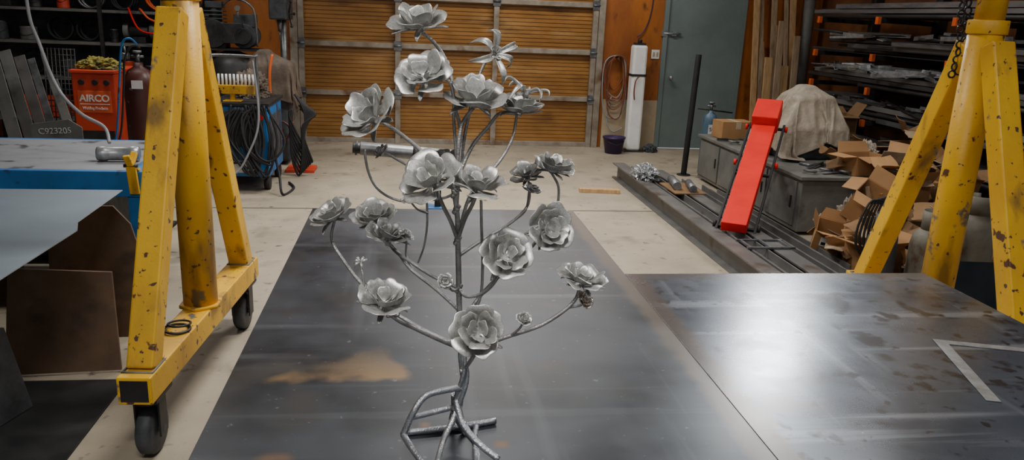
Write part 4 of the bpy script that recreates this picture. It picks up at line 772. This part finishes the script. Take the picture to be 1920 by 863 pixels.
for k in range(5): b.tube([(3.20+.02*k,4.74,.10),(3.05+.03*k,4.77,.30),(3.15+.02*k,4.8,.58),(3.32,4.78,.42+.04*k),(3.36,4.76,.12),(3.25,4.76,.014)],.009,6,6,True)
solo('hose_tangle','tangle of dark rubber hose beside the tanks','hose',b,'black',loc=(3.2,4.75,0))
solo('steel_offcut_plate','dark teal steel plate leaning behind the crane leg','steel plate',B().bar((3.45,3.72,.0),(3.47,3.90,.42),.80,.012,V((1,-.1,0))),'teal',loc=(3.45,3.72,0))
# ---------------------------------------------------------------- steel rack on right wall
t=T('steel_storage_rack','dark cantilever rack stacked with steel bar stock','storage rack',(5.4,7.2,0))
LV=(.42,.76,1.10,1.45,1.83,2.25)
for y in (4.2,5.4,6.6,7.8,9.0):
    t.add('upright',B().bx(5.49,5.58,y-.05,y+.05,0,2.6),'dark',bev=.004)
    for zz in LV: 
        t.add('arm',B().bar((5.49,y,zz-.035),(4.86,y,zz-.02),.04,.05,V((0,1,0))),'dark',bev=.003); t.add('arm_tip',B().bx(4.82,4.86,y-.025,y+.025,zz-.06,zz+.015),'orange',bev=.003,label='orange painted arm tip')
R=random.Random(9)
def stock(kind,m):
    b=B(); Lh=.5
    if kind==0: b.bx(-.02,.02,-Lh,Lh,0,.04)
    if kind==1: b.bx(-.025,.025,-Lh,Lh,0,.005).bx(-.025,-.02,-Lh,Lh,.005,.05)
    if kind==2: b.cyl((0,-Lh,.02),(0,Lh,.02),.02,seg=12)
    if kind==3: b.bx(-.04,.04,-Lh,Lh,0,.008)
    if kind==4: b.bx(-.035,.035,-Lh,Lh,0,.006).bx(-.035,-.029,-Lh,Lh,.006,.03).bx(.029,.035,-Lh,Lh,.006,.03)
    return b.mesh('stock_bar',m)
M['beamd']=mat('dark_bar_stock',(.05,.047,.046),(.085,.075,.065),.48,.4,scale=5)
protos=[stock(k,m) for k,m in ((0,'galvd'),(1,'beam'),(2,'beamd'),(3,'dark'),(4,'beamd'),(1,'galvd'),(0,'dark'),(2,'dark'))]
gal=[stock(k,'galv') for k in (0,1,3,4)]
names=['square steel tube','angle iron length','round steel bar','flat dark steel bar','steel channel length','dull galvanised angle length','dark square tube','dark round pipe']
for li,zz in enumerate(LV[:5]):
    for layer in range(3):
        n=(9,8,6)[layer]
        for k in range(n):
            q=R.randrange(8); L=R.uniform(2.0,5.0); x=4.92+k*.058+layer*.02+R.uniform(-.008,.008); y0=R.uniform(4.1,9.4-L)
            o=bpy.data.objects.new('stock_bar',protos[q]); COL.objects.link(o); o.location=(x,y0+L/2,zz+.003+layer*.052); o.scale=(1,L,1); o.rotation_euler=(0,R.choice((0,0,.3)),R.uniform(-.004,.004))
            tag(o,names[q]+' lying on the storage rack','steel bar','bar stock on the rack')
for k in range(95):
    q=R.randrange(4); L=R.uniform(.25,.8); lv=R.choice((1.10,1.10,1.10,.76,1.45)); o=bpy.data.objects.new('stock_offcut',gal[q] if lv==1.10 or k%5==0 else protos[R.randrange(8)]); COL.objects.link(o); o.location=(R.uniform(4.90,5.22),R.uniform(6.2,8.9),lv+.165+.02*(k%3)); o.scale=(.8,L,.8); o.rotation_euler=(R.uniform(-.08,.08),R.uniform(-.4,.4),R.uniform(-.7,.7)); tag(o,'short steel offcut piled on the rack','steel bar','offcuts on the rack')
